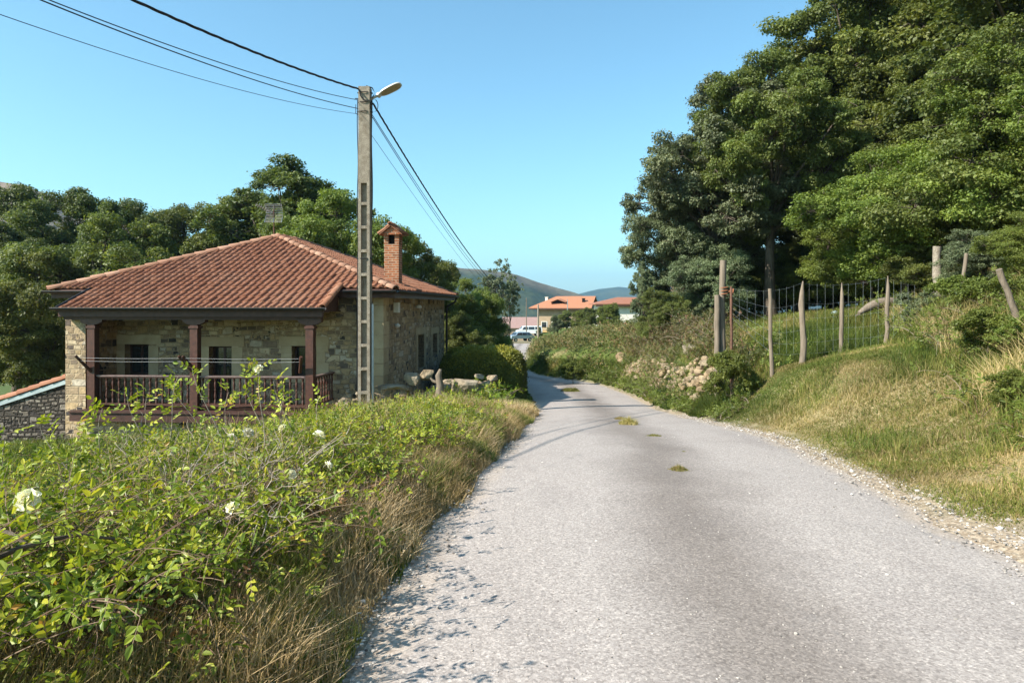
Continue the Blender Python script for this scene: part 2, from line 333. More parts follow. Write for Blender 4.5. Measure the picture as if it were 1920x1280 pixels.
# ------------------------------------------------------------------ terrain functions
_D = np.array([-40, -10, 0, 3, 4.4, 7.3, 10.6, 16.5, 20, 27, 42, 52, 70, 100, 120, 140, 200, 400, 1000, 9000.])
_Z = np.array([.7, .2, .02, 0, -.05, -.18, -.45, -1.1, -1.45, -2.0, -2.95, -3.25, -3.8, -4.4, -4.75, -5.6, -10, -28, -50, -70.])
def zr(y):
    y = np.asarray(y, float); d = .06 * np.abs(y) + .5
    return sum(w * np.interp(y + k * d, _D, _Z) for k, w in ((-1, .2), (-.5, .2), (0, .2), (.5, .2), (1, .2)))
_LD = [-40, 0, 3, 4.4, 7.3, 10.6, 16.5, 20, 27, 34, 42, 46, 52, 60, 70, 85, 100, 120, 150, 9000]
_LX = [-1.0, -.75, -.71, -.69, -.34, .04, .55, .70, .80, .7, .0, -.6, -1.4, -1.7, -1.4, -.9, -.5, .3, 0, 0]
_RD = [-40, 0, 4.4, 7.3, 10.6, 16.5, 20, 27, 33, 38, 41, 43.5, 46, 52, 60, 70, 85, 100, 120, 150, 9000]
_RX = [3.0, 3.2, 3.3, 3.6, 4.06, 4.25, 4.3, 4.75, 4.8, 4.4, 3.7, 2.6, 1.7, 1.0, 1.08, 1.37, 1.86, 2.5, 3.4, 4, 4]
def xl(y): return np.interp(y, _LD, _LX)
def xr(y): return np.interp(y, _RD, _RX)
def ground(x, y, bumpy=True):
    x = np.asarray(x, float); y = np.asarray(y, float); z0 = zr(y); sr = x - xr(y); sl = xl(y) - x
    An = np.interp(sr, [0, .4, 1, 2, 3, 5, 8, 14, 60], [-.02, .0, .07, .30, .66, 1.42, 2.2, 3.4, 8])
    Am = np.interp(sr, [0, .4, 1.0, 1.7, 3, 8, 20, 60], [-.02, .04, .48, 1.12, 1.48, 2.0, 3.0, 8])
    Af = np.interp(sr, [0, .3, .7, 1.1, 2, 4, 8, 20, 60], [-.02, .12, .55, 1.5, 1.95, 2.25, 2.6, 3.8, 8])
    w1 = sstep(9, 13.5, y); w2 = sstep(15.5, 19.5, y)
    R = (An * (1 - w1) + Am * w1) * (1 - w2) + Af * w2
    xh = 6.2 + .5 * (np.maximum(y, 4) - 8); q = x - xh; R = R + np.minimum(.43 * np.log1p(np.exp(np.clip(q * 1.3, -20, 20))) / 1.3 + np.where(q * 1.3 > 20, .43 * (q - 20 / 1.3), 0), 16) * (sr > 0)
    R = R * (1 - .30 * sstep(38, 62, y)); R = R + .05 * np.clip(y - 18, 0, 14) * sstep(3, 6, sr)
    Ll = np.interp(sl, [0, .3, .8, 1.6, 2.5, 4, 12, 30, 80, 300], [-.02, .02, .14, .16, -.06, -.3, -.85, -2.8, -8, -16])
    Ll = Ll - sstep(32, 60, y) * sstep(4, 20, sl) * 2.5
    lat = np.where(sr > 0, R, np.where(sl > 0, Ll, -.035)) * (1 - sstep(150, 420, y))
    z = z0 + lat
    if bumpy: z = z + (fbm(x, y, 2.2, 5) - .5) * .16 * sstep(0.2, 1.5, np.maximum(sr, sl)) + (fbm(x, y, .5, 9) - .5) * .07 * sstep(0.1, .6, np.maximum(sr, sl))
    return z
def gz(x, y): return float(ground(np.array([x]), np.array([y]))[0])
def grow(a, step, lim, k=1.12):
    out = [a]
    while out[-1] < lim: out.append(out[-1] + step); step *= k
    return out
xs = np.array([-v for v in grow(22, .3, 5000)][::-1] + list(np.arange(-21.8, 22, .2)) + grow(22, .3, 5000))
ys = np.array([-26, -22, -18, -14, -11, -8, -6, -4.5] + list(np.arange(-3.5, 46, .22)) + grow(46, .3, 8200, 1.1))
X, Y = np.meshgrid(xs, ys); Z = ground(X, Y)
nx, ny = len(xs), len(ys)
ii = (np.arange(ny - 1)[:, None] * nx + np.arange(nx - 1)[None]).ravel()
gm = MB().add(np.stack([X, Y, Z], -1), np.stack([ii, ii + 1, ii + nx + 1, ii + nx], 1))
gme = gm.mesh('ground', MT['ground'], True)
sr = X - xr(Y); sl = xl(Y) - X; so = np.maximum(sr, sl)
dry = .25 + .5 * (sr > 0) * (1 - sstep(8, 16, Y)) + .35 * (sl > 0) * (1 - sstep(1.5, 3, sl)) + .3 * sstep(4, 9, sr) * (Y < 20) + (fbm(X, Y, 3, 3) - .5) * .9
dirt = (1 - sstep(.05, .5, so + (fbm(X, Y, .8, 11) - .5) * .45)) * (1 - .4 * sstep(20, 40, Y))
for nm, a in (('dry', dry), ('dirt', dirt)):
    at = gme.attributes.new(nm, 'FLOAT', 'POINT'); at.data.foreach_set('value', np.clip(a, 0, 1).astype(np.float32).ravel())
tag(link('ground', gme), kind='structure')
# road sheet
yy = np.concatenate([np.arange(-20, 50, .16), np.arange(50, 110, .6)]); nu = 25
xa = xl(yy) + (fbm(yy, yy * 0, .9, 21) - .5) * .34; xb = xr(yy) + (fbm(yy, yy * 0 + 50, .9, 25) - .5) * .34
uu = np.linspace(0, 1, nu); RX = xa[:, None] * (1 - uu) + xb[:, None] * uu; RY = np.repeat(yy[:, None], nu, 1)
RZ = zr(RY) + .004 + .03 * (1 - (2 * uu - 1) ** 2)[None] + (fbm(RX, RY, 1.1, 31) - .5) * .022 - .02 * (np.abs(2 * uu - 1) ** 8)[None]
ii = (np.arange(len(yy) - 1)[:, None] * nu + np.arange(nu - 1)[None]).ravel()
rm = MB().add(np.stack([RX, RY, RZ], -1), np.stack([ii, ii + 1, ii + nu + 1, ii + nu], 1)); rme = rm.mesh('road', MT['road'], True)
L = np.zeros(len(rme.loops), np.int32); rme.loops.foreach_get('vertex_index', L)
uvl = rme.uv_layers.new(name='UVMap'); U = np.stack([np.repeat(uu[None], len(yy), 0).ravel(), RY.ravel()], 1)[L]; uvl.data.foreach_set('uv', U.astype(np.float32).ravel())
tag(link('road', rme), kind='structure')
def road_z(x, y): return float(zr(y)) + .03

# hills
def hill(name, prof, d, depth, seed, rough, topattr):
    """prof: [(px,py)] skyline at distance d; a real ridge rising from the valley"""
    px = np.linspace(prof[0][0], prof[-1][0], 160); py = np.interp(px, [a for a, b in prof], [b for a, b in prof])
    Xr = (px - CX) / F_ * d; Zr = EYE - (py - HY) / F_ * d
    v = np.linspace(-1, 1, 41); base = float(zr(d)) - 12
    XX = Xr[None] * (1 + v[:, None] * depth / d); YY = d + v[:, None] * depth + 0 * Xr[None]
    hh = np.cos(v * np.pi / 2)[:, None] ** .8
    nz = (fbm(XX, YY, depth * .25, seed, 5) - .5) * rough
    ZZ = base + (Zr[None] - base) * hh + nz * (.15 + np.sin(np.abs(v) * np.pi)[:, None])
    n1 = len(px); ii = (np.arange(40)[:, None] * n1 + np.arange(n1 - 1)[None]).ravel()
    m = MB().add(np.stack([XX, YY, ZZ], -1), np.stack([ii, ii + 1, ii + n1 + 1, ii + n1], 1)); me = m.mesh(name, MT['hill'], True)
    at = me.attributes.new('top', 'FLOAT', 'POINT'); at.data.foreach_set('value', np.clip(hh + topattr + 0 * XX, 0, 1).astype(np.float32).ravel())
    return tag(link(name, me), kind='structure')
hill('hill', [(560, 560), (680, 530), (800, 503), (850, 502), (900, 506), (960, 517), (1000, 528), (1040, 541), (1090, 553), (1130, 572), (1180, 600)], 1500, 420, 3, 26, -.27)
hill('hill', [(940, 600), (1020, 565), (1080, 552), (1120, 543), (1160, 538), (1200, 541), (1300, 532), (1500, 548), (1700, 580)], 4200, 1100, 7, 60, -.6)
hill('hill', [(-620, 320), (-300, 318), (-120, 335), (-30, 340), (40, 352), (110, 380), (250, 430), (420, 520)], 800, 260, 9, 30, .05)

def hit(px, py, lift=0.0, d0=2.2, d1=90):
    d = np.arange(d0, d1, .05); x = (px - CX) / F_ * d; z = EYE - (py - HY) / F_ * d; k = np.argmax(z < ground(x, d) + lift)
    return Vector((x[k], d[k], z[k])) if True or z[k] < ground(x[k:k+1], d[k:k+1])[0] + lift else None
# ------------------------------------------------------------------ leaves, blades, rocks, trees
def leaves(mb, p, d, n, l, w, rnd, fold=.18, simple_=False):
    """p base (N,3), d direction, n rough normal, l length, w width"""
    d = nrm(d); s_ = nrm(np.cross(d, n)); n2 = np.cross(s_, d); l = np.asarray(l)[:, None]; w = np.asarray(w)[:, None]; N = len(p)
    if simple_:
        V = np.stack([p, p + d * l * .5 + s_ * w * .5 + n2 * l * .06, p + d * l, p + d * l * .5 - s_ * w * .5 + n2 * l * .06], 1)
        i = np.arange(N)[:, None] * 4 + np.arange(4)[None]; mb.add(V, i, rnd); return
    up = n2 * w * fold
    V = np.stack([p, p + d * l * .32 + s_ * w * .46 + up, p + d * l * .72 + s_ * w * .34 + up * .7, p + d * l - n2 * l * .1,
                  p + d * l * .72 - s_ * w * .34 + up * .7, p + d * l * .32 - s_ * w * .46 + up], 1)
    i = np.arange(N)[:, None] * 6
    f = np.concatenate([i + np.array([[0, 1, 2, 3]]), i + np.array([[0, 3, 4, 5]])]); mb.add(V, f, np.concatenate([rnd, rnd]))
def blades(mb, x, y, z, h, w, rnd, rg, lean=.5):
    N = len(x); a = rg.uniform(0, 2 * np.pi, N); b = rg.uniform(0, 2 * np.pi, N); ln = rg.uniform(.05, lean, N) * h
    p = np.stack([x, y, z], 1); dx = np.stack([np.cos(a), np.sin(a), 0 * a], 1); wd = np.stack([np.cos(b), np.sin(b), 0 * b], 1) * (w / 2)[:, None]
    up = np.array([0, 0, 1.0]); m = p + dx * (ln * .3)[:, None] + up * (h * .55)[:, None]; tp = p + dx * ln[:, None] * 1.15 + up * (h * (1 - .25 * (ln / h) ** 2))[:, None]
    V = np.stack([p - wd, p + wd, m + wd * .8, m - wd * .8, tp], 1); i = np.arange(N)[:, None] * 5
    mb.add(V, i + np.array([[0, 1, 2, 3]]), rnd)
    mb.t.append((i + np.array([[3, 2, 4]])) + mb.n - len(V) * 5); mb.tr.append(np.asarray(rnd, float) * np.ones(N))
_bm = bmesh.new(); bmesh.ops.create_icosphere(_bm, subdivisions=3, radius=1); ICO = np.array([v.co[:] for v in _bm.verts]); ICOF = np.array([[v.index for v in f.verts] for f in _bm.faces]); _bm.free()
_bm = bmesh.new(); bmesh.ops.create_icosphere(_bm, subdivisions=1, radius=1); ICO1 = np.array([v.co[:] for v in _bm.verts]); ICOF1 = np.array([[v.index for v in f.verts] for f in _bm.faces]); _bm.free()
def rock(mb, c, size, seed, rnd=None, rz=None, cuts=9, boxy=.5):
    rg = np.random.default_rng(seed); v = ICO.copy()
    v = np.sign(v) * np.abs(v) ** (1 - .45 * boxy)
    for k in range(cuts):
        n = nrm(rg.normal(size=3)); d = rg.uniform(.62, .9); q = v @ n - d; v -= np.where(q > 0, q, 0)[:, None] * n
    for k in range(4):
        fr = rg.normal(size=3) * (2.2 + k * 1.8); ph = rg.uniform(0, 6, 3); v *= (1 + .05 / (1 + .6 * k) * np.sin(v @ fr + ph[0]))[:, None]
    v *= np.array(size) / 2; a = rg.uniform(-.3, .3) if rz is None else rz
    v = v @ np.array(Matrix.Rotation(a, 3, 'Z')).T @ np.array(Matrix.Rotation(rg.uniform(-.08, .08), 3, 'X')).T
    mb.add(v + np.array(c), ICOF, rg.uniform() if rnd is None else rnd)

def sph(rg, N):
    return nrm(rg.normal(size=(N, 3)))
def make_tree_meshes(kind, seed, H, R, base, mat, nleaf, ls, nlobe=14, trunk_r=.22, flat=.65, squash=1.0, density_in=.25, clump=14, spread=1.0, lean=(0, 0)):
    rg = np.random.default_rng(seed)
    C = np.array([lean[0] * H, lean[1] * H, (H + base) / 2]); A = np.array([R, R, (H - base) / 2 * squash])
    dl = sph(rg, nlobe); dl[:, 2] = dl[:, 2] * .9 + .12; fr = rg.uniform(.42, .88, nlobe)
    lob = C + dl * fr[:, None] * A; lr = rg.uniform(.19, .34, nlobe) * R * math.sqrt(26 / max(nlobe, 20))
    lob = np.vstack([lob, C, C + [0, 0, A[2] * .35], C + [0, 0, A[2] * .72]]); lr = np.append(lr, [.34 * R, .32 * R, .28 * R])
    nl = len(lob); cl = []; cr = []; par = []
    for k in range(nl):
        d = sph(rg, clump); d = nrm(d + nrm(lob[k] - C + [0, 0, .4]) * .45)
        q = lob[k] + d * (lr[k] * rg.uniform(.55, 1.12, clump) * spread)[:, None] * np.array([1, 1, .85])
        cl.append(q); cr.append(lr[k] * rg.uniform(.26, .5, clump)); par += [k] * clump
    cl = np.vstack(cl); cr = np.concatenate(cr); nc = len(cl)
    w = cr ** 2; w /= w.sum(); idx = rg.choice(nc, nleaf, p=w)
    d = sph(rg, nleaf); rad = rg.uniform(.25, 1.15, nleaf) ** .6; rad = np.where(rg.uniform(size=nleaf) < .06, rad * rg.uniform(1.1, 1.5, nleaf), rad)
    off = d * (rad * cr[idx])[:, None] * np.array([1, 1, flat]); p = cl[idx] + off
    k_in = rg.uniform(size=nleaf) < density_in * .35
    p[k_in] = C + (p[k_in] - C) * rg.uniform(.35, .9, (k_in.sum(), 1))
    n = nrm(d * .5 + np.array([0, 0, .55]) + rg.normal(size=(nleaf, 3)) * .45); dd = nrm(np.cross(n, rg.normal(size=(nleaf, 3))) + np.array([0, 0, -.25]))
    cb = rg.uniform(0, 1, nc); rr = np.clip(.45 * rg.uniform(size=nleaf) + .35 * cb[idx] + .2 * rg.uniform(size=nleaf), 0, 1)
    crown = MB(); sz = ls * rg.uniform(.6, 1.0, nleaf) * np.where(rg.uniform(size=nleaf) < .15, 1.8, 1.15); leaves(crown, p, dd, n, sz, sz * .62, rr, simple_=True)
    tk = MB(); K = 9; tt = np.linspace(0, 1, K); top = C + [0, 0, A[2] * .5]
    path = np.stack([top[0] * tt ** 1.6 + .10 * R * np.sin(tt * 5 + seed) * tt, top[1] * tt ** 1.6 + .10 * R * np.cos(tt * 4 + seed) * tt, -.4 + (top[2] + .4) * tt], 1)
    tk.tubes(path, trunk_r * (1.25 - 1.0 * tt) * (1 + .5 * np.exp(-tt * 14)), 9, .5)
    for k in range(nl):
        t0 = rg.uniform(.4, .85); a = np.array([np.interp(t0, tt, path[:, i]) for i in range(3)]); 
        if a[2] > lob[k][2]: a = np.array([np.interp(.42, tt, path[:, i]) for i in range(3)])
        s5 = np.linspace(0, 1, 6)[:, None]; pp = a + (lob[k] - a) * s5 + np.array([0, 0, 1.0]) * np.sin(s5 * np.pi) * .12 * R * rg.uniform(-.3, 1)
        tk.tubes(pp, trunk_r * np.linspace(.42, .12, 6), 6, .5, cap=False)
    pk = np.array(par); s4 = np.linspace(0, 1, 4)[None, :, None]
    PP = lob[pk][:, None] + (cl - lob[pk])[:, None] * s4 + rg.normal(size=(nc, 4, 3)) * .04 * R * np.array([0, 1, 1, 0])[None, :, None]
    tk.tubes(PP, np.repeat((trunk_r * np.linspace(.12, .03, 4))[None], nc, 0), 4, .5, cap=False)
    return crown.mesh('crown', mat), tk.mesh('trunk', MT['bark'], True)
TREES = {}
def tree_kind(key, *a, **k): TREES[key] = (make_tree_meshes(*a, **k), a[2])
def plant_tree(name, key, x, y, height, label, cat='tree', group=None, rz=0, wide=1.0, mat=None, zoff=0):
    (cm, tm), H = TREES[key]; s_ = height / H
    r = empty(name, (x, y, gz(x, y) + zoff), rz); r.scale = (s_ * wide, s_ * wide, s_); tag(r, label, cat, group)
    c = link('crown', cm, r); link('trunk', tm, r)
    if mat: c.material_slots[0].link = 'OBJECT'; c.material_slots[0].material = mat
    return r
# ------------------------------------------------------------------ stone house
HB = -1.45
house = empty('stone_house', (-3.55, 18.8, HB), math.radians(-4))
tag(house, 'old stone farmhouse with hipped red tile roof and a wooden front porch', 'house')
def hb(mb, name, mat, parent=house, smooth=False, uv=False):
    for a in mb.v: a[:, 2] -= HB
    return mb.build(name, mat, parent, smooth, uv)
def wall_holes(mb, axis, c0, th, u0, u1, z0, z1, holes):
    us = sorted({u0, u1, *[h[0] for h in holes], *[h[1] for h in holes]}); zs = sorted({z0, z1, *[h[2] for h in holes], *[h[3] for h in holes]})
    for a, b in zip(us, us[1:]):
        for c, d in zip(zs, zs[1:]):
            if any(h[0] <= (a + b) / 2 <= h[1] and h[2] <= (c + d) / 2 <= h[3] for h in holes): continue
            if axis == 'x': mb.bb(a, b, c0, c0 + th, c, d)
            else: mb.bb(c0 - th, c0, a, b, c, d)
FH = [(-7.42, -6.72, -.38, .50), (-4.96, -4.30, -1.13, .45), (-2.58, -1.88, -.40, .47)]
RH = [(4.6, 5.7, -.62, .58), (7.3, 8.3, -.35, .50)]
w = MB(); wall_holes(w, 'x', 0, .5, -9.0, 0, -2.6, 1.92, FH); hb(w, 'wall', MT['stone'], uv=True)
w = MB(); wall_holes(w, 'y', 0, .5, .5, 10, -2.6, 1.92, RH); w.bb(-9.0, -.5, 9.5, 10, -3, 1.92); w.bb(-9.0, -8.5, .5, 9.5, -3, 1.92); hb(w, 'wall', MT['stone'], uv=True)
w = MB(); w.bb(-8.22, -7.66, -1.28, 0, -2.6, 1.22); o = hb(w, 'porch_side_wall', MT['stone'], uv=True)
rg = np.random.default_rng(4)
q = MB(); z = -1.6
while z < 1.7:          # corner quoins
    h = rg.uniform(.28, .45); l1, l2 = (.55, .3) if rg.uniform() < .5 else (.3, .6); l1 += rg.uniform(-.05, .1); l2 += rg.uniform(-.05, .1)
    q.bb(-l1, .014, -.014, l2, z + .008, z + h, rg.uniform()); z += h + .008
hb(q, 'quoin', MT['ashlar'])
def surround(h, wide=.24, lint=.26, sill=True):
    m = MB(); a0, a1, z0, z1 = h
    m.bb(a0 - wide - .12, a1 + wide + .12, -.016, .2, z1, z1 + lint, rg.uniform())
    for s0, s1 in ((a0 - wide, a0), (a1, a1 + wide)):
        z = z0 - (.0 if sill else 0)
        while z < z1 - .05:
            hh = min(rg.uniform(.28, .5), z1 - z); e = rg.uniform(0, .12)
            lo, hi = (s0 - e, s1) if s0 < a0 - .01 else (s0, s1 + e)
            m.bb(lo, hi, -.014, .24, z + .004, z + hh - .004, rg.uniform()); z += hh
    if sill: m.bb(a0 - wide, a1 + wide, -.03, .24, z0 - .14, z0 - .004, rg.uniform())
    return m
for k, h in enumerate(FH):
    dr = k == 1; nm = 'door' if dr else 'window'
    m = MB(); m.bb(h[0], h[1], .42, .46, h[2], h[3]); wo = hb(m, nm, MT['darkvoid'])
    hb(surround(h, sill=not dr), 'stone_surround', MT['ashlar'], wo)
    f = MB(); c = (h[0] + h[1]) / 2
    for x0, x1 in ((h[0], h[0] + .05), (h[1] - .05, h[1]), (c - .03, c + .03)): f.bb(x0, x1, .24, .30, h[2], h[3])
    for z0, z1 in ((h[2], h[2] + .06), (h[3] - .06, h[3])): f.bb(h[0] + .05, c - .03, .24, .295, z0, z1); f.bb(c + .03, h[1] - .05, .24, .295, z0, z1)
    hb(f, 'frame', MT['beamwood'], wo)
    g = MB(); g.bb(h[0] + .05, c - .03, .265, .275, h[2] + .06, h[3] - .06); g.bb(c + .03, h[1] - .05, .265, .275, h[2] + .06, h[3] - .06); hb(g, 'pane', MT['glass'], wo)
for k, h in enumerate(RH):
    m = MB(); m.bb(-.46, -.42, h[0], h[1], h[2], h[3]); wo = hb(m, 'window', MT['beamwood'])
    s2 = MB(); s2.bb(-.2, .016, h[0] - .35, h[1] + .3, h[3], h[3] + .24, .3); s2.bb(-.2, .014, h[0] - .28, h[0], h[2], h[3], .6); s2.bb(-.2, .014, h[1], h[1] + .28, h[2], h[3], .4); hb(s2, 'stone_surround', MT['ashlar'], wo)
# --- roof
EVZ = 2.0
E = dict(fl=Vector((-9.35, -.45, EVZ)), fr=Vector((.45, -.45, EVZ)), br=Vector((.45, 10.4, EVZ)), bl=Vector((-9.35, 10.4, EVZ)), A=Vector((-4.78, 4.25, 3.92)), B=Vector((-4.6, 5.7, 3.92)))
PROF = np.array([(0, .014), (.16, 0), (.36, 0), (.46, .022), (.58, .050), (.73, .062), (.88, .050), (1, .014)])
def tiles(E0, E1, poly, cw=.205, row=.36, ext=None, lift=.0, seed=1):
    rg = np.random.default_rng(seed); u = (E1 - E0).normalized(); n = (E1 - E0).cross(poly[2] - E0).normalized()
    if n.z < 0: n = -n
    s = n.cross(u).normalized()
    if s.z < 0: s = -s
    Lu = (E1 - E0).length; top = max((p - E0).dot(s) for p in poly)
    s0 = -ext[2] if ext else 0
    nr = int(math.ceil((top - s0) / row)); ncol = int(Lu / cw) + 1; u0 = np.array(u); n0 = np.array(n); s_ = np.array(s); e0 = np.array(E0)
    P2 = [((p - E0).dot(u), (p - E0).dot(s)) for p in poly]
    mb = MB(); V = []; R = []
    for j in range(nr):
        for i in range(ncol):
            uc = (i + .5) * cw; sc = s0 + (j + .5) * row
            if sc < 0:
                if not (ext[0] <= uc <= ext[1]): continue
            else:
                # inside polygon with margin
                ok = True
                for (x0, y0), (x1, y1) in zip(P2, P2[1:] + P2[:1]):
                    dx, dy = x1 - x0, y1 - y0; L = math.hypot(dx, dy)
                    if ((uc - x0) * -dy + (sc - y0) * dx) / L < -.45: ok = False; break
                if not ok: continue
            jit = rg.normal() * .0035; sj = s0 + j * row + rg.normal() * .006
            prof = PROF.copy(); xs_ = uc - cw / 2 + prof[:, 0] * cw
            rows = [(sj, prof[:, 1] * .6 + .004), (sj, prof[:, 1] + .034 + jit), (sj + row + .03, prof[:, 1] + .006 + jit)]
            V.append(np.concatenate([e0 + np.outer(xs_, u0) + s_ * a + np.outer(b + lift, n0) for a, b in rows])); R.append(rg.uniform() * .8 + .2 * rg.uniform() ** 3)
    V = np.array(V); k = len(PROF); f = []
    for r in range(2):
        for c in range(k - 1): f.append([r * k + c, r * k + c + 1, (r + 1) * k + c + 1, (r + 1) * k + c])
    f = np.array(f); F = (np.arange(len(V))[:, None, None] * 3 * k + f[None]).reshape(-1, 4)
    mb.add(V, F, np.repeat(np.array(R), len(f)))
    # clip along the hips
    me = mb.mesh('tmp', None); bm = bmesh.new(); bm.from_mesh(me)
    for a, b in zip(poly, poly[1:] + poly[:1]):
        e = (b - a); 
        if abs(e.z) < 1e-3 and abs((a - E0).dot(s)) < 1e-3: continue
        pn = e.cross(Vector((0, 0, 1))).normalized(); cen = sum(poly, Vector()) / len(poly)
        if (cen - a).dot(pn) > 0: pn = -pn
        if e.z == 0: pn = s
        # only cut what is above the eave line
        geom = [x for x in bm.faces if (Vector(x.calc_center_median()) - E0).dot(s) > -.02]
        gs = set(geom); gv = {v for q2 in geom for v in q2.verts}; ge = {e2 for q2 in geom for e2 in q2.edges}
        bmesh.ops.bisect_plane(bm, geom=list(gv) + list(ge) + geom, plane_co=a, plane_no=pn, clear_outer=True)
    bm.to_mesh(me); bm.free(); return me
def slab(poly, dz, th):
    m = MB(); m.prism([p + Vector((0, 0, dz - th)) for p in poly], Vector((0, 0, th))); return m
def to_base(me):
    me.transform(Matrix.Translation((0, 0, -HB))); return me
roof = hb(slab([E['fl'], E['fr'], E['A']], -.02, .03), 'roof', MT['beamwood'])
SF = (E['A'].z - EVZ) / (E['A'].y - E['fr'].y)
planes = [('front', [E['fl'], E['fr'], E['A']], (1.15, 8.25, 1.2 * math.hypot(1, SF))), ('right', [E['fr'], E['br'], E['B'], E['A']], None), ('left', [E['bl'], E['fl'], E['A'], E['B']], None), ('back', [E['br'], E['bl'], E['B']], None)]
for k, (nm, pl, ext) in enumerate(planes):
    me = to_base(tiles(pl[0], pl[1], pl, ext=ext, seed=k)); me.materials.clear(); me.materials.append(MT['tile']); link('tile_slope', me, roof)
    if nm != 'front': hb(slab(pl, -.02, .03), 'roof_deck', MT['beamwood'], roof)
def ridge(A_, B_, r=.115, step=.37, seed=0):
    rg = np.random.default_rng(seed); A_ = np.array(A_); B_ = np.array(B_); L = np.linalg.norm(B_ - A_); d = (B_ - A_) / L; sd = nrm(np.cross(d, [0, 0, 1])); up = np.cross(sd, d); m = MB(); n = int(L / step)
    an = np.linspace(-.15, np.pi + .15, 9)
    for k in range(n + 1):
        a = A_ + d * (k * step - .02); b = A_ + d * min((k + 1) * step + .03, L + .03); j = rg.normal() * .006
        ring = lambda c, rr, z: [c + sd * np.cos(t_) * rr + up * (np.sin(t_) * rr * .85 + z) for t_ in an]
        v = ring(a, r + .0, .012 + j) + ring(b, r * .82, .0 + j) + ring(a, r - .018, .0 + j); K = len(an)
        f = [[q_, q_ + 1, K + q_ + 1, K + q_] for q_ in range(K - 1)] + [[2 * K + q_, 2 * K + q_ + 1, q_ + 1, q_] for q_ in range(K - 1)]
        m.add(v, f, rg.uniform())
    return m
for k, (a, b) in enumerate((('fl', 'A'), ('fr', 'A'), ('br', 'B'), ('bl', 'B'), ('A', 'B'))):
    up = Vector((0, 0, .035)); hb(ridge(E[a] + up, E[b] + up, seed=k), 'ridge_cap', MT['ridge'], roof, True)
PG0 = Vector((-8.2, -1.65, EVZ - 1.2 * SF)); PG1 = Vector((-1.1, -1.65, EVZ - 1.2 * SF)); PT0 = Vector((-8.2, -.45, EVZ)); PT1 = Vector((-1.1, -.45, EVZ))
hb(slab([PG0, PG1, PT1, PT0], -.02, .05), 'porch_roof_deck', MT['beamwood'], roof)
hb(ridge(PG1 + Vector((-.02, 0, .05)), PT1 + Vector((-.02, .25, .15)), .10, .34, 9), 'verge_tile', MT['tile'], roof, True)
m = MB(); m.tubes([[*(PG0 + Vector((.0, 0, .03)))], [*(PT0 + Vector((0, .1, .07)))]], [.035, .035], 5); hb(m, 'verge_strip', MT['gutter'], roof)
def gutter(a, b, r=.062):
    a = np.array(a); b = np.array(b); d = nrm(b - a); sd = nrm(np.cross(d, [0, 0, 1])); an = np.linspace(np.pi, 2 * np.pi, 8); m = MB()
    v = [c + sd * np.cos(t_) * rr + np.array([0, 0, np.sin(t_) * rr]) for c in (a, b) for rr in (r, r - .008) for t_ in an]; K = 8
    m.add(v, [[q_, q_ + 1, 2 * K + q_ + 1, 2 * K + q_] for q_ in range(K - 1)] + [[K + q_ + 1, K + q_, 3 * K + q_, 3 * K + q_ + 1] for q_ in range(K - 1)] + [[0, 2 * K, 3 * K, K], [K - 1, 2 * K - 1, 4 * K - 1, 3 * K - 1]])
    m.tubes([a + sd * r, b + sd * r], [.011, .011], 5, cap=False); m.tubes([a - sd * r, b - sd * r], [.011, .011], 5, cap=False); return m
for a, b in (((-8.28, -1.72, PG0.z + .02), (-1.02, -1.72, PG0.z + .02)), ((-.95, -.52, EVZ - .01), (.5, -.52, EVZ - .01)), ((-9.45, -.52, EVZ - .01), (-8.3, -.52, EVZ - .01)), ((.52, -.5, EVZ - .01), (.52, 10.4, EVZ - .03))):
    hb(gutter(a, b), 'gutter', MT['gutter'], roof)
m = MB(); m.bb(-9.3, .40, -.40, -.34, 1.80, 1.96); m.bb(.34, .40, -.34, 10.3, 1.80, 1.96); m.bb(-9.3, -9.24, -.34, 10.3, 1.80, 1.96); hb(m, 'fascia', MT['beamwood'], roof)
m = MB(); m.bb(-9.24, .34, -.34, 0.05, 1.925, 1.955); m.bb(.0, .34, .05, 10.3, 1.925, 1.955); m.bb(-9.24, -9.0, .05, 10.3, 1.925, 1.955); m.bb(-9.0, 0, 0.05, 10, 1.93, 1.95); hb(m, 'soffit', MT['beamwood'], roof)
m = MB(); m.tubes([[-.68, -.30, 1.93], [-.68, -.22, 1.80], [-.68, -.075, 1.62], [-.68, -.07, -1.5]], [.045] * 4, 8); hb(m, 'downpipe', MT['gutter']); m = MB(); m.tubes([[.50, 10.1, 1.92], [.45, 10.15, 1.75], [.12, 10.1, 1.55], [.09, 10.05, 1.3], [.09, 10.05, -1.9]], [.045] * 5, 8); hb(m, 'downpipe', MT['gutter'])
# --- chimney
CXh, CYh = -.26, 2.2
ch = MB(); ch.bb(CXh - .225, CXh + .225, CYh - .225, CYh + .225, 1.95, 3.46); cho = hb(ch, 'chimney', MT['brick'], uv=True)
m = MB()
for sx_ in (-1, 1):
    for sy_ in (-1, 1): m.box((CXh + sx_ * .165, CYh + sy_ * .165, 3.60), (.13, .13, .28))
hb(m, 'smoke_vent', MT['brick'], cho, uv=True)
m = MB(); m.bb(CXh - .12, CXh + .12, CYh - .12, CYh + .12, 3.46, 3.74); hb(m, 'flue', MT['darkvoid'], cho)
m = MB(); m.bb(CXh - .27, CXh + .27, CYh - .30, CYh + .30, 3.74, 3.79)
m.prism([(CXh - .24, CYh - .29, 3.79), (CXh + .24, CYh - .29, 3.79), (CXh, CYh - .29, 3.98)], (0, .58, 0)); hb(m, 'cap', MT['brick'], cho, uv=True)
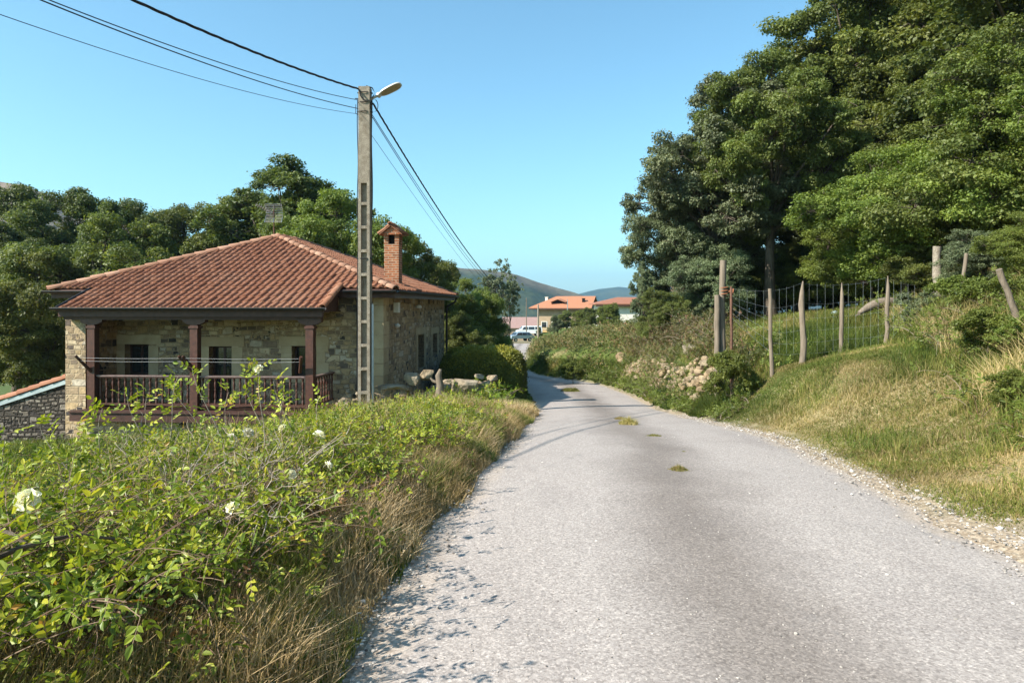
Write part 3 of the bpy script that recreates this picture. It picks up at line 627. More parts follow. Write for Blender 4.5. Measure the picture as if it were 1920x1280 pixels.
for sx_ in (-1, 1):
    e0 = Vector((CXh + sx_ * .35, CYh - .36, 3.76)); e1 = Vector((CXh + sx_ * .35, CYh + .36, 3.76)); tp = [e0, e1, Vector((CXh, CYh + .36, 4.03)), Vector((CXh, CYh - .36, 4.03))]
    if sx_ > 0: pass
    else: e0, e1 = e1, e0; tp = [e0, e1, tp[3], tp[2]]
    hb(slab(tp, 0, .03), 'cap_slab', MT['tile'], cho)
    mm = MB()
    for k in range(5):
        yk = CYh - .36 + .144 * (k + .5); mm.add(*(lambda m_: (np.concatenate(m_.v), np.concatenate(m_.q)))(ridge(Vector((CXh + sx_ * .37, yk, 3.77)), Vector((CXh, yk, 4.05)), .065, .3, k)), .4 + .1 * k)
    hb(mm, 'cap_tile', MT['tile'], cho, True)
hb(ridge(Vector((CXh, CYh - .39, 4.05)), Vector((CXh, CYh + .39, 4.05)), .075, .3), 'cap_ridge', MT['tile'], cho, True)
# --- porch
PB = -1.4
porch = MB(); porch.bb(-7.66, -1.35, -1.5, -.002, -1.22, -1.13); po = hb(porch, 'porch_floor', MT['beamwood'])
m = MB(); m.bb(-7.9, -1.3, -1.56, -1.44, -1.42, -1.20); m.bb(-7.9, -1.3, -1.60, -1.40, -1.195, -1.15); hb(m, 'floor_beam', MT['beamwood'], po)
m = MB(); m.bb(-8.0, -1.3, -1.3, -.1, -2.6, -1.45); hb(m, 'porch_base', MT['stone'], po, uv=True)
m = MB(); m.bb(-8.18, -1.14, -1.60, -1.50, 1.30, PG0.z - .035); m.bb(-8.1, -1.22, -1.49, -1.31, 1.22, 1.42); hb(m, 'porch_beam', MT['beamwood'])
m = MB(); m.bb(-8.15, -1.18, -1.49, -.01, 1.425, 1.45); hb(m, 'porch_ceiling', MT['beamwood'])
m = MB(); m.prism([(-1.18, -1.62, PG0.z - .06), (-1.18, -.40, EVZ - .07), (-1.18, -.40, 1.46), (-1.18, -1.62, 1.40)], (.05, 0, 0)); hb(m, 'porch_gable_board', MT['beamwood'])
for px_ in (-7.36, -4.58, -1.52):
    m = MB(); m.bb(px_ - .10, px_ + .10, PB - .10, PB + .10, -1.15, 1.10); m.bb(px_ - .13, px_ + .13, PB - .12, PB + .12, 1.0, 1.06)
    v = np.array([[-.3, -.09, 1.22], [.3, -.09, 1.22], [.3, -.09, 1.17], [.16, -.09, 1.101], [-.16, -.09, 1.101], [-.3, -.09, 1.17]]) + [px_, PB, 0]; m.prism(v, (0, .18, 0)); hb(m, 'porch_post', MT['darkwood'])
bal = MB(); bal.lathe([(.030, 0), (.030, .10), (.018, .115), (.030, .15), (.034, .22), (.022, .30), (.016, .33), (.026, .345), (.026, .365), (.016, .38), (.022, .41), (.034, .49), (.030, .56), (.018, .59), (.030, .605), (.030, .68)], n=8)
bal_me = bal.mesh('baluster', MT['darkwood'], True)
def balustrade(a0, b0, a1, b1, n):
    m = MB(); L = math.hypot(a1 - a0, b1 - b0); rz = math.atan2(b1 - b0, a1 - a0); c = ((a0 + a1) / 2, (b0 + b1) / 2)
    m.box((*c, -.275), (L, .075, .03), rz); br_ = hb(m, 'balustrade', MT['darkwood']); m = MB(); m.box((*c, -.98), (L, .07, .05), rz); hb(m, 'bottom_rail', MT['darkwood'], br_)
    m = MB(); m.box((*c, -.243), (L, .10, .032), rz); hb(m, 'handrail', MT['railtop'], br_)
    for k in range(n):
        t_ = (k + .5) / n; link('baluster', bal_me, br_, (a0 + (a1 - a0) * t_, b0 + (b1 - b0) * t_, -.957 - HB))
balustrade(-7.24, PB, -4.70, PB, 15); balustrade(-4.46, PB, -1.64, PB, 17); balustrade(-1.46, PB + .12, -1.40, -.02, 7)
# small fixtures on the side wall
m = MB(); m.bb(.0, .14, 1.2, 1.42, 1.38, 1.68); hb(m, 'meter_box', MT['insul'])
m = MB(); m.lathe([(.10, 0), (.12, .04), (.07, .10), (.0, .12)], (.09, 4.3, 1.50), 12); m.lathe([(.05, 0), (.09, .05), (.02, .12)], (.08, 1.35, .95), 10); hb(m, 'wall_lamp', MT['insul'], smooth=True)
# antenna, clothesline (rest on / hang from the house)
ant = empty('tv_antenna', house.matrix_world @ Vector((0, 0, 0))); ar = house.rotation_euler.z
def hw(a, b, z): return Vector((-3.55, 18.8, 0)) + Matrix.Rotation(ar, 3, 'Z') @ Vector((a, b, z))
ab = hw(-5.0, 4.45, 3.9); ant.location = ab; tag(ant, 'television aerial with wire grid reflector on the roof peak', 'antenna')
MB().tubes([[0, 0, -.1], [0, 0, .55], [.0, 0, 1.15]], [.022, .02, .018], 6).build('mast', MT['rust'], ant)
m = MB()
for k in range(6):
    for sg in (-1, 1):
        zz = .62 + .24 + sg * (.03 + k * .055); yy_ = -.05 - abs(k) * .028; m.tubes([[-.28, yy_ * 1 + .1, zz], [.30, yy_ + .1, zz]], [.009, .009], 4, cap=False)
for x_ in (-.28, .01, .30):
    m.tubes([[x_, -.11, 1.17], [x_, .05, .86], [x_, -.11, .54]], [.014] * 3, 4, cap=False)
m.build('reflector', MT['metal'], ant)
m = MB(); m.tubes([[0, .05, .86], [-.5, -.35, 1.14]], [.012, .01], 4)
for k in range(8):
    t_ = .15 + k * .115; c = np.array([-.5 * t_, .05 - .4 * t_, .86 + .28 * t_]); m.tubes([c + [-.04, 0, -.07], c + [.04, 0, .07]], [.005, .005], 4, cap=False)
m.build('dipole_boom', MT['metal'], ant)
cl = empty('clothesline', hw(-7.36, PB, -.0)); tag(cl, 'clothesline strung across the porch between wooden arms', 'clothesline'); cl.rotation_euler.z = ar
for a in (0, 2.76, 2.86, 5.6):
    s_ = -1 if a < 5 else .5; MB().tubes([[a, -.10, -.12], [a + .24 * s_, -.34, .30]], [.045, .04], 6).build('arm', MT['darkwood'], cl)
for k in range(2):
    dz = .25 - .085 * k; t_ = np.linspace(0, 1, 12); MB().tubes(np.stack([-.2 + 5.85 * t_, -.33 + .04 * k + 0 * t_, dz - .02 * np.sin(np.pi * ((t_ * 2) % 1))], 1), np.full(12, .003), 4).build('line', MT['rope'], cl)
# annex
an_ = empty('lean_to_shed', hw(-8.25, -.9, -3.0)); an_.rotation_euler.z = ar; tag(an_, 'low dark rubble shed with sloping tile edge beside the house', 'shed')
m = MB(); m.prism([(-6, 0, 0), (-.02, 0, 0), (-.02, 0, 2.52), (-6, 0, .60)], (0, .45, 0)); m.build('wall', MT['annexstone'], an_, uv=True)
m = MB(); m.prism([(-6.1, -.05, .64 - .06), (0, -.05, 2.60 - .06), (0, -.05, 2.60 + .06), (-6.1, -.05, .64 + .06)], (0, .05, 0)); m.build('edge_board', MT['board'], an_)
m = MB(); m.prism([(-6.1, .0, .66), (-.0, .0, 2.62), (-.0, .0, 2.66), (-6.1, .0, .70)], (0, 5, 0)); m.build('roof', MT['tile'], an_)
mm = MB(); r_ = ridge(Vector((-6.1, .04, .74)), Vector((-.03, .04, 2.70)), .13, .34, 5); r_.build('verge_tile', MT['tile'], an_, True)

# ------------------------------------------------------------------ utility pole, lamp, cables
PX, PY = -3.765, 17.5; pz = gz(PX, PY) - .1
pole = empty('utility_pole', (PX, PY, pz)); tag(pole, 'tall weathered concrete pole with ladder-like recesses standing before the house', 'utility pole')
PH = 7.16 - pz; m = MB(); wb, wt = .152, .142
def pw(z): return wb + (wt - wb) * z / PH
zc = EYE - (345 - HY) / F_ * PY - pz        # recesses end here
for sgn in (-1, 1):
    v = [(sgn * pw(0), -.15, 0), (sgn * (pw(0) - .075), -.15, 0), (sgn * (pw(zc) - .07), -.15, zc), (sgn * pw(zc), -.15, zc)]
    m.prism(v if sgn < 0 else v[::-1], (0, .30, 0))
m.prism([(-pw(zc), -.15, zc), (pw(zc), -.15, zc), (wt, -.15, PH), (-wt, -.15, PH)], (0, .30, 0))
m.prism([(-pw(0) + .074, -.05, 0), (pw(0) - .074, -.05, 0), (pw(zc) - .071, -.05, zc + .01), (-pw(zc) + .071, -.05, zc + .01)], (0, .10, 0))
k = zc - .56
while k > 0:
    for y0 in (-.146, .06): m.bb(-pw(k) + .074, pw(k) - .074, y0, y0 + .086, k, k + .075)
    k -= .60
m.build('shaft', MT['concrete'], pole)
m = MB(); m.tubes([[.205, -.06, .6], [.205, -.06, (EYE - (570 - HY) / F_ * PY) - pz]], [.028, .028], 8); m.build('conduit', MT['pvc'], pole)
m = MB(); zz = np.linspace(.5, PH - .3, 30); m.tubes(np.stack([-.185 + .012 * np.sin(zz * 3), -.03 + 0 * zz, zz], 1), np.full(30, .012), 5); m.tubes(np.stack([.155 + .012 * np.sin(zz[12:] * 2.3), .10 + 0 * zz[12:], zz[12:]], 1), np.full(18, .013), 5)
an = np.linspace(0, 2 * np.pi, 17)
for z0 in (PH - .13, PH - .38, PH - .62, zc - 1.9): m.tubes(np.stack([np.cos(an) * .19, np.sin(an) * .18, z0 + .02 * np.sin(an)], 1), np.full(17, .011), 4, cap=False)
t_ = np.linspace(0, 2 * np.pi, 13)
m.tubes(np.stack([.25 + .10 * np.cos(t_), -.1 + 0 * t_, PH - .48 + .16 * np.sin(t_)], 1), np.full(13, .010), 4, cap=False)
m.tubes([[-.12, -.165, PH - .08], [-.08, -.18, PH - .25], [.0, -.18, PH - .36], [.15, -.17, PH - .38]], [.014] * 4, 5); m.tubes([[.05, -.1, PH + .02], [.2, -.1, PH - .03], [.27, -.08, PH - .15], [.2, -.1, PH - .28]], [.018] * 4, 5)
m.tubes([[-.26, 0, PH - .27], [-.12, 0, PH - .27]], [.012, .012], 4); m.tubes([[-.24, 0, PH - .42], [-.24, -.02, PH - .66], [-.15, -.02, PH - .7]], [.008] * 3, 4)
m.build('cable_clamp', MT['cable'], pole)
lamp = empty('street_lamp', (PX + .15, PY, 6.88)); tag(lamp, 'flat grey street lamp head on a short arm at the pole top', 'street lamp')
e1 = Vector((math.cos(.42), -.12, math.sin(.42))).normalized(); e2 = (Vector((0, 1, 0)) + Vector((0, 0, -.62))).normalized(); e2 = (e2 - e1 * e2.dot(e1)).normalized(); e3 = e1.cross(e2).normalized()
RM = Matrix((e1, e2, e3)).transposed()
def lp(x, y, z): return tuple(RM @ Vector((x, y, z)))
MB().tubes([lp(-.02, 0, 0), lp(.12, 0, 0), lp(.26, 0, 0.0)], [.035, .035, .04], 8).build('arm', MT['metal'], lamp)
MB().tubes([lp(.22, -.06, 0), lp(.22, .06, 0)], [.045, .045], 10).build('joint', MT['lampgrey'], lamp)
out = []
for t_ in np.linspace(0, 2 * np.pi, 28, endpoint=False):
    x_ = np.cos(t_); y_ = np.sin(t_); out.append((.56 + .32 * np.sign(x_) * abs(x_) ** .75, .115 * np.sign(y_) * abs(y_) ** .8 * (1 + .1 * x_)))
m = MB(); K = 28; v = []
for zz, sc2 in ((-.022, .97), (-.012, 1.0), (.02, .97), (.05, .72), (.062, .35)): v += [lp(.56 + (x - .56) * sc2, y * sc2, zz) for x, y in out]
m.add(v, [[r * K + i, r * K + (i + 1) % K, (r + 1) * K + (i + 1) % K, (r + 1) * K + i] for r in range(4) for i in range(K)]); m.add([v[4 * K + i] for i in range(K)] + [lp(.56, 0, .064)], [[i, (i + 1) % K, K] for i in range(K)]); m.add([v[i] for i in range(K)] + [lp(.56, 0, -.022)], [[(i + 1) % K, i, K] for i in range(K)])
m.build('lamp_head', MT['lampgrey'], lamp, True)
m = MB(); v = [lp(.57 + (x - .56) * .86, y * .84, -.026) for x, y in out] + [lp(.57, 0, -.028)]; m.add(v, [[(i + 1) % K, i, K] for i in range(K)]); m.build('lens', MT['lens'], lamp)
def cable(lbl, A_, B_, sag, r, n=60, twist=0, name='overhead_cable', grp='overhead cables at the concrete pole'):
    A_ = np.array(A_, float); B_ = np.array(B_, float); t_ = np.linspace(0, 1, n)[:, None]; p = A_ + (B_ - A_) * t_; p[:, 2] -= (4 * sag * t_ * (1 - t_))[:, 0]
    m = MB(); c = p.mean(0); ln = np.linalg.norm(B_ - A_)
    if twist:
        for ph in (0, 2.1, 4.2):
            a = t_[:, 0] * ln * 5 + ph; m.tubes(p + np.stack([np.cos(a) * r * .8, 0 * a, np.sin(a) * r * .8], 1) - A_, np.full(n, r * .8), 4, cap=False)
    else: m.tubes(p - A_, np.full(n, r), 5, cap=False)
    o = m.build(name, MT['cable'], None, True); o.location = A_; tag(o, lbl, 'cable', grp); return o
zt = lambda y: EYE - (y - HY) / F_ * PY
NX = -3.765 - .233 * 31.5
cable('thick twisted cable, topmost of those reaching the pole from the near side', (PX - .12, PY, zt(168)), (NX, -14, 7.6), 1.58, .017, 300, 1)
cable('thin black wire just under the thick twisted cable on the near side of the pole', (PX - .17, PY, zt(188)), (NX - .1, -14, 7.25), 1.80, .0085)
cable('black wire clamped at the third height on the near side of the pole', (PX - .17, PY, zt(204)), (NX + .25, -14, 7.0), 1.62, .010)
cable('thinnest lowest wire arriving on the near side of the pole', (PX - .17, PY, zt(214)), (NX - .2, -14, 6.9), 1.85, .0055)
FPX, FPY = -.35, 62
cable('thick twisted cable running from the pole top down towards the village', (PX + .2, PY, zt(194)), (FPX, FPY, 2.6), .8, .018, 300, 1)
cable('upper of two parallel wires running from the pole towards the village', (PX + .17, PY, zt(214)), (FPX - .2, FPY, 2.5), .72, .010)
cable('lower of two parallel wires running from the pole towards the village', (PX + .17, PY + .02, zt(218)), (FPX - .35, FPY, 2.4), .75, .010)
cable('thin lone wire leaving lowest from the pole towards the village', (PX + .17, PY + .05, zt(254)), (FPX - 1.2, FPY, 2.3), .35, .006)

# ------------------------------------------------------------------ trees
tree_kind('oak', 'oak', 11, 13, 4.3, 2.4, MT['oak'], 190000, .115, 38, .24)
tree_kind('oak2', 'oak', 23, 13, 4.8, 1.4, MT['oak'], 190000, .115, 42, .22, flat=.55)
tree_kind('round', 'round', 31, 10, 4.2, .8, MT['light'], 130000, .115, 34, .18, flat=.6)
tree_kind('bushy', 'bushy', 47, 6, 3.4, .1, MT['light'], 110000, .085, 34, .1, flat=.5)
tree_kind('airy', 'airy', 53, 13, 3.6, 1.5, MT['dark'], 110000, .12, 36, .16, flat=.6, spread=1.1, clump=16)
tree_kind('shrub', 'shrub', 61, 2.2, 1.1, .0, MT['light'], 16000, .075, 12, .03)
tree_kind('euca', 'euca', 71, 12, 2.3, 3.6, MT['grey'], 9000, .2, 20, .13, flat=.8, density_in=0, clump=6, spread=1.7)
GR = 'trees of the wooded bank beside the paddock'
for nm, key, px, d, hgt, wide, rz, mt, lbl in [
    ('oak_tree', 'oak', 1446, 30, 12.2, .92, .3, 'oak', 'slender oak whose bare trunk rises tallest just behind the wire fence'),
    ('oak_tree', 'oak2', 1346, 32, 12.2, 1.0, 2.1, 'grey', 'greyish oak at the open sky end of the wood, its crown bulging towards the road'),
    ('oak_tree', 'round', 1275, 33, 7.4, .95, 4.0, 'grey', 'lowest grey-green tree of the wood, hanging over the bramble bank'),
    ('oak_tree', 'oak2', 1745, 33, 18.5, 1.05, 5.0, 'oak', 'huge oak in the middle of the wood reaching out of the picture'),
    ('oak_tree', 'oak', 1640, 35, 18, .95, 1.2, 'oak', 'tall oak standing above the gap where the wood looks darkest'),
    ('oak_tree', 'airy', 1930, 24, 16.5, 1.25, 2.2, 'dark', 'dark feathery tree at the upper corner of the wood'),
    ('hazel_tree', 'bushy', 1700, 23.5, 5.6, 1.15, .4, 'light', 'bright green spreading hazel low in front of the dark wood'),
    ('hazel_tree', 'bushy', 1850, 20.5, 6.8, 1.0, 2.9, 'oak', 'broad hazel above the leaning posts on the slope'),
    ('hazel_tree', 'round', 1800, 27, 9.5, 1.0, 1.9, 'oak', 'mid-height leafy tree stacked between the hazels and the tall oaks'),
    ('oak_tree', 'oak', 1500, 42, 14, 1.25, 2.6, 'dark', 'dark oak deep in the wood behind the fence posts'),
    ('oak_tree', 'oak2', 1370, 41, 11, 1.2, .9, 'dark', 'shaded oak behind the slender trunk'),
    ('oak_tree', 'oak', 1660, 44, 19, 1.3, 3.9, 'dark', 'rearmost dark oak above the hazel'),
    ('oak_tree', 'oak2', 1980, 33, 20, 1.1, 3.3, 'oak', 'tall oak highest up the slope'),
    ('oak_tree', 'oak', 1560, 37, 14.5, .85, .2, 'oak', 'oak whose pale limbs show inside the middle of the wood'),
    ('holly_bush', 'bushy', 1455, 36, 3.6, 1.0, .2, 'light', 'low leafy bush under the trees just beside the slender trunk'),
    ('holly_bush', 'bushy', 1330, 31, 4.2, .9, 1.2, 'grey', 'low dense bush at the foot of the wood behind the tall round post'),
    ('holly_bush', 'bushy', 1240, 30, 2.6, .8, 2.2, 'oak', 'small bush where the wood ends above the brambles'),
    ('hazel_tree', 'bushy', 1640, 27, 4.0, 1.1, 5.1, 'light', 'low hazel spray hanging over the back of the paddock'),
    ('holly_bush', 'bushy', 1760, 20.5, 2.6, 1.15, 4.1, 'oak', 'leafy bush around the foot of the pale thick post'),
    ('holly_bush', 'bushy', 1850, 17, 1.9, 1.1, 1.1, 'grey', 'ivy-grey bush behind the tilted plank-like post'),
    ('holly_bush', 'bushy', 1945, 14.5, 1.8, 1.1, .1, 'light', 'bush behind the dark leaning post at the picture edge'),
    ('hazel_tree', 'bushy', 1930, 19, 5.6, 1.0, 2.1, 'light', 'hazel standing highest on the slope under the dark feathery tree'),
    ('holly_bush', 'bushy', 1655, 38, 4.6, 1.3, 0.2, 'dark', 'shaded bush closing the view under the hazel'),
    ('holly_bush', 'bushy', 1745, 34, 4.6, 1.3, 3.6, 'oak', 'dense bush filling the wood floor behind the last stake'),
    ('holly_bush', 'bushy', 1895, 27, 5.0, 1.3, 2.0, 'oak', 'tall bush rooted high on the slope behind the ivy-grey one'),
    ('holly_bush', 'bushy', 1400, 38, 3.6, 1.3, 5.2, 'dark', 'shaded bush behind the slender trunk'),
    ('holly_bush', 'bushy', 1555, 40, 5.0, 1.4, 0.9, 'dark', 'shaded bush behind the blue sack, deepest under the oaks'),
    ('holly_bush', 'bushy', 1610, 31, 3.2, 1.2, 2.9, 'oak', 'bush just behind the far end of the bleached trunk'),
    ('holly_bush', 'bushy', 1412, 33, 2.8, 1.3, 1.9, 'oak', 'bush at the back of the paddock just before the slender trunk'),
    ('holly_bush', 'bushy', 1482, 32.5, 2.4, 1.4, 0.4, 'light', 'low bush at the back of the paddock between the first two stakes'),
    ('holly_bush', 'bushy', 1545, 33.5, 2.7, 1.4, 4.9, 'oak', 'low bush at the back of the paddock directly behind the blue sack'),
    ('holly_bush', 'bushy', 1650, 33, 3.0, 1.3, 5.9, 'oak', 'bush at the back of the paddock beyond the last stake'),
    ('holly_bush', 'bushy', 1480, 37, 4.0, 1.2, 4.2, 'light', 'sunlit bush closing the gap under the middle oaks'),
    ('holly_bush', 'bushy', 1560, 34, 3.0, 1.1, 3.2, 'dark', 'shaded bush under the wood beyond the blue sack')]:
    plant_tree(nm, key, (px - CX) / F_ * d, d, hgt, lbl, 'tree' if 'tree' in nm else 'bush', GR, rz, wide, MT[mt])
GL = 'trees of the valley wood behind the farmhouse'
def tree_to(nm, key, px, ytop, d, wide, rz, mt, lbl, grp, zb=None):
    x = (px - CX) / F_ * d; g = gz(x, d) - .2; ztop = EYE - (ytop - HY) / F_ * d
    plant_tree(nm, key, x, d, ztop - g, lbl, 'tree', grp, rz, wide, MT[mt] if mt else None, -.2)
for a in [
    ('oak_tree', 'oak', 30, 335, 47, .95, .2, 'dark', 'dark oak nearest the picture edge on the skyline of the valley wood'),
    ('oak_tree', 'oak2', 150, 338, 46, .95, 1.4, 'dark', 'dark oak on the skyline above the shed roof'),
    ('oak_tree', 'oak', 245, 365, 43, .9, 2.7, 'dark', 'dark oak on the skyline over the end of the porch roof'),
    ('oak_tree', 'round', 200, 398, 34, 1.0, 0, 'oak', 'rounded sunlit tree whose lower crown fills the gap beside the roof'),
    ('oak_tree', 'round', 70, 470, 30, 1.0, 1, 'oak', 'low rounded tree behind the shed'),
    ('oak_tree', 'oak2', -30, 400, 36, 1.0, 3, 'dark', 'dark tree cut by the picture edge behind the shed'),
    ('oak_tree', 'oak', 345, 376, 46, .95, 3.3, 'dark', 'smaller skyline oak above the long ridge of the roof'),
    ('oak_tree', 'oak2', 425, 352, 44, .95, 4.4, 'oak', 'sunlit oak beside the tall feathery tree'),
    ('oak_tree', 'oak', 488, 350, 47, .7, 2.4, 'oak', 'sunlit tree filling the skyline just before the feathery tree'),
    ('cedar_tree', 'airy', 540, 278, 42, 1.25, 1, 'dark', 'tallest dark feathery tree behind the television aerial'),
    ('walnut_tree', 'round', 630, 352, 33, .85, 2.2, 'light', 'bright yellow-green walnut rising behind the roof peak'),
    ('walnut_tree', 'round', 540, 400, 34, .7, 4.2, 'light', 'small bright green tree directly under the feathery tree'),
    ('oak_tree', 'oak', 700, 405, 40, .7, 5, 'oak', 'green tree immediately behind the concrete pole'),
    ('oak_tree', 'round', 768, 440, 36, .75, .7, 'oak', 'green tree immediately behind the brick chimney'),
    ('oak_tree', 'oak2', 815, 472, 44, .75, 1.7, 'dark', 'dark tree stepping down past the chimney'),
    ('ash_tree', 'round', 872, 520, 40, .85, 2.4, 'light', 'rounded tree beside the far corner of the house'),
    ('ash_tree', 'bushy', 905, 545, 47, .7, .4, 'light', 'low dark tree beside the lane behind the hedge'),
    ('ash_tree', 'bushy', 862, 590, 33, .8, 3.4, 'oak', 'grey-green shrub tree touching the back corner of the house'),
    ('ash_tree', 'bushy', 922, 598, 62, .95, 1.4, 'grey', 'small shrub tree in front of the parked blue car'),  # crown widened to throw shade on the far lane
    ('ash_tree', 'bushy', 948, 632, 70, .55, 2.1, 'oak', 'low bush added by the lane to shade it, just in front of the parked blue car'),  # bush added to cast shade on the bright lane and narrow it
    ('eucalyptus_tree', 'euca', 930, 487, 82, .95, .4, None, 'taller eucalyptus with loose grey tufts against the sky'),
    ('eucalyptus_tree', 'euca', 955, 500, 86, .8, 2.4, None, 'shorter eucalyptus leaning out beside the taller one')]:
    tree_to(*a, GL)
for px, ytop, d, w_, key, mt, lbl in [(1040, 592, 98, .8, 'bushy', 'grey', 'grey-green bush low before the cream wall'), (1108, 578, 86, .8, 'bushy', 'oak', 'dense bush hiding the gap between the two houses'), (1142, 570, 80, .8, 'bushy', 'light', 'leafy bush on the bank crest below the rusty roof edge'), (1062, 583, 100, 1.0, 'bushy', 'oak', 'fig tree hiding the near wall of the orange-roofed house'), (1085, 582, 92, .8, 'bushy', 'light', 'bright green shrub between the two orange roofs'), (1012, 615, 105, .7, 'bushy', 'dark', 'dark shrub at the foot of the far concrete pole'), (1130, 575, 88, .7, 'bushy', 'grey', 'thin bush under the second orange roof')]:
    tree_to('garden_bush', key, px, ytop, d, w_, px, mt, lbl, 'bushes by the far houses')
# sapling on the bank and shrub beside the paddock corner
plant_tree('sapling', 'airy', (1205 - CX) / F_ * 33, 33, 4.6, 'thin bare-twigged sapling standing out against the sky on the bramble bank', 'sapling', None, .5, .55, MT['grey'])
plant_tree('elder_shrub', 'shrub', (1370 - CX) / F_ * 15.2, 15.2, 1.35, 'fresh green rounded shrub at the corner of the paddock fence', 'shrub', None, 0, .8, MT['light'])
plant_tree('slope_shrub', 'shrub', (1800 - CX) / F_ * 13, 13, 1.1, 'bright weedy shrub halfway up the slope', 'shrub', 'shrubs on the slope', 0.0, 1, MT['light'])
plant_tree('slope_shrub', 'shrub', (1880 - CX) / F_ * 12, 12, .95, 'shrub beneath the dark leaning post', 'shrub', 'shrubs on the slope', 1.3, 1, MT['light'])
plant_tree('slope_shrub', 'shrub', (1935 - CX) / F_ * 9.5, 9.5, 0.8, 'shrub spilling in from the picture edge above the verge', 'shrub', 'shrubs on the slope', 2.6, 1, MT['light'])
plant_tree('slope_shrub', 'shrub', (1735 - CX) / F_ * 15.5, 15.5, 1.1, 'greyish shrub just right of the last stake', 'shrub', 'shrubs on the slope', 3.9000000000000004, 1, MT['grey'])
plant_tree('slope_shrub', 'shrub', (1850 - CX) / F_ * 10.5, 10.5, 0.9, 'low shrub at the top edge of the mown verge', 'shrub', 'shrubs on the slope', 5.2, 1, MT['light'])
plant_tree('slope_shrub', 'shrub', (1905 - CX) / F_ * 8, 8, 0.55, 'low leafy clump nearest the camera on the slope', 'shrub', 'shrubs on the slope', 6.5, 1, MT['light'])
plant_tree('yellow_shrub', 'shrub', (1075 - CX) / F_ * 36, 36, 1.3, 'small yellow-green shrub glowing at the foot of the bramble bank', 'shrub', None, 1, 1, MT['light'])

# ------------------------------------------------------------------ hedge
rg = np.random.default_rng(77)
hx0, hx1, hy0, hy1 = -2.9, .42, 23.6, 38.0
hz = float(zr(26)); hedge = empty('box_hedge', (-1.2, 24, gz(-1.2, 24))); tag(hedge, 'clipped dark hedge, sunlit top painted in as yellowish leaves, along the lane past the house', 'hedge')
N = 120000; u = rg.uniform(size=N); yv = hy0 + (hy1 - hy0) * rg.uniform(size=N) ** 1.5; cxh = (xl(yv) - .35 - 3.0) ; x1 = xl(yv) - .32; x0 = x1 - 3.0
face = rg.uniform(size=N); base = ground(x1, yv, False); topz = .06 - .075 * (yv - 24) ; Hh = topz - base
th = rg.uniform(0, np.pi, N); ce = .5 * (x0 + x1); sx_ = np.cos(th); sz_ = np.sin(th)
xx = ce + 1.5 * np.sign(sx_) * np.abs(sx_) ** .5; zz = base + Hh * (np.abs(sz_) ** .42) + (vnoise(ce * 3 + sx_ * 4, yv, .5, 3) - .5) * .22
fm = face < .25; yv = np.where(fm, hy0 + rg.uniform(-.1, .15, N), yv); xx = np.where(fm, (xl(hy0) - .32) - 3.0 * rg.uniform(size=N), xx)
e_ = np.where(fm, 1 - .3 * np.abs((xx - (xl(hy0) - 1.82)) / 1.5) ** 3, 1); zz = np.where(fm, base + (.06 - base) * rg.uniform(size=N) * e_, zz)
cr_ = sstep(0, .9, yv - hy0); zz = np.where(fm, zz, base + (zz - base) * (.86 + .14 * cr_)); xx = ce * (1 - 0) + (xx - ce) * (.90 + .10 * cr_)
low = sstep(2.0, 3.0, x1 - xx) * 0; nn = np.stack([np.where(fm, 0, sx_), np.where(fm, -1, 0), np.where(fm, .2, sz_ + .2)], 1) + rg.normal(size=(N, 3)) * .5
p = np.stack([xx, yv, zz], 1) - np.array(hedge.location) + rg.normal(size=(N, 3)) * .05; dd = nrm(np.cross(nn, rg.normal(size=(N, 3))) + [0, 0, .3])
up_ = np.clip((zz - base) / Hh, 0, 1); rr = np.clip(.05 + .25 * rg.uniform(size=N) + .65 * sstep(.8, 1.0, up_) * rg.uniform(.4, 1, N), 0, 1)  # sunlit top painted into the leaf colour, yellower towards the top
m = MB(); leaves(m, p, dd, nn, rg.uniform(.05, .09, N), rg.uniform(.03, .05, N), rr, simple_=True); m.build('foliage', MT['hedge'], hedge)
m = MB()
for k in range(24):
    y0 = hy0 + .35 + k * .6; y1 = y0 + .6; xa_ = float(xl(y0)) - .62; b0 = gz(xa_, y0) - .2; t0 = .06 - .075 * (y0 - 24) - .28
    m.bb(xa_ - 2.4 - hedge.location.x, xa_ - hedge.location.x, y0 - 24, y1 - 24 - .002, b0 - hedge.location.z, t0 - hedge.location.z, .1)
m.build('inner_twigs', MT['bark'], hedge)

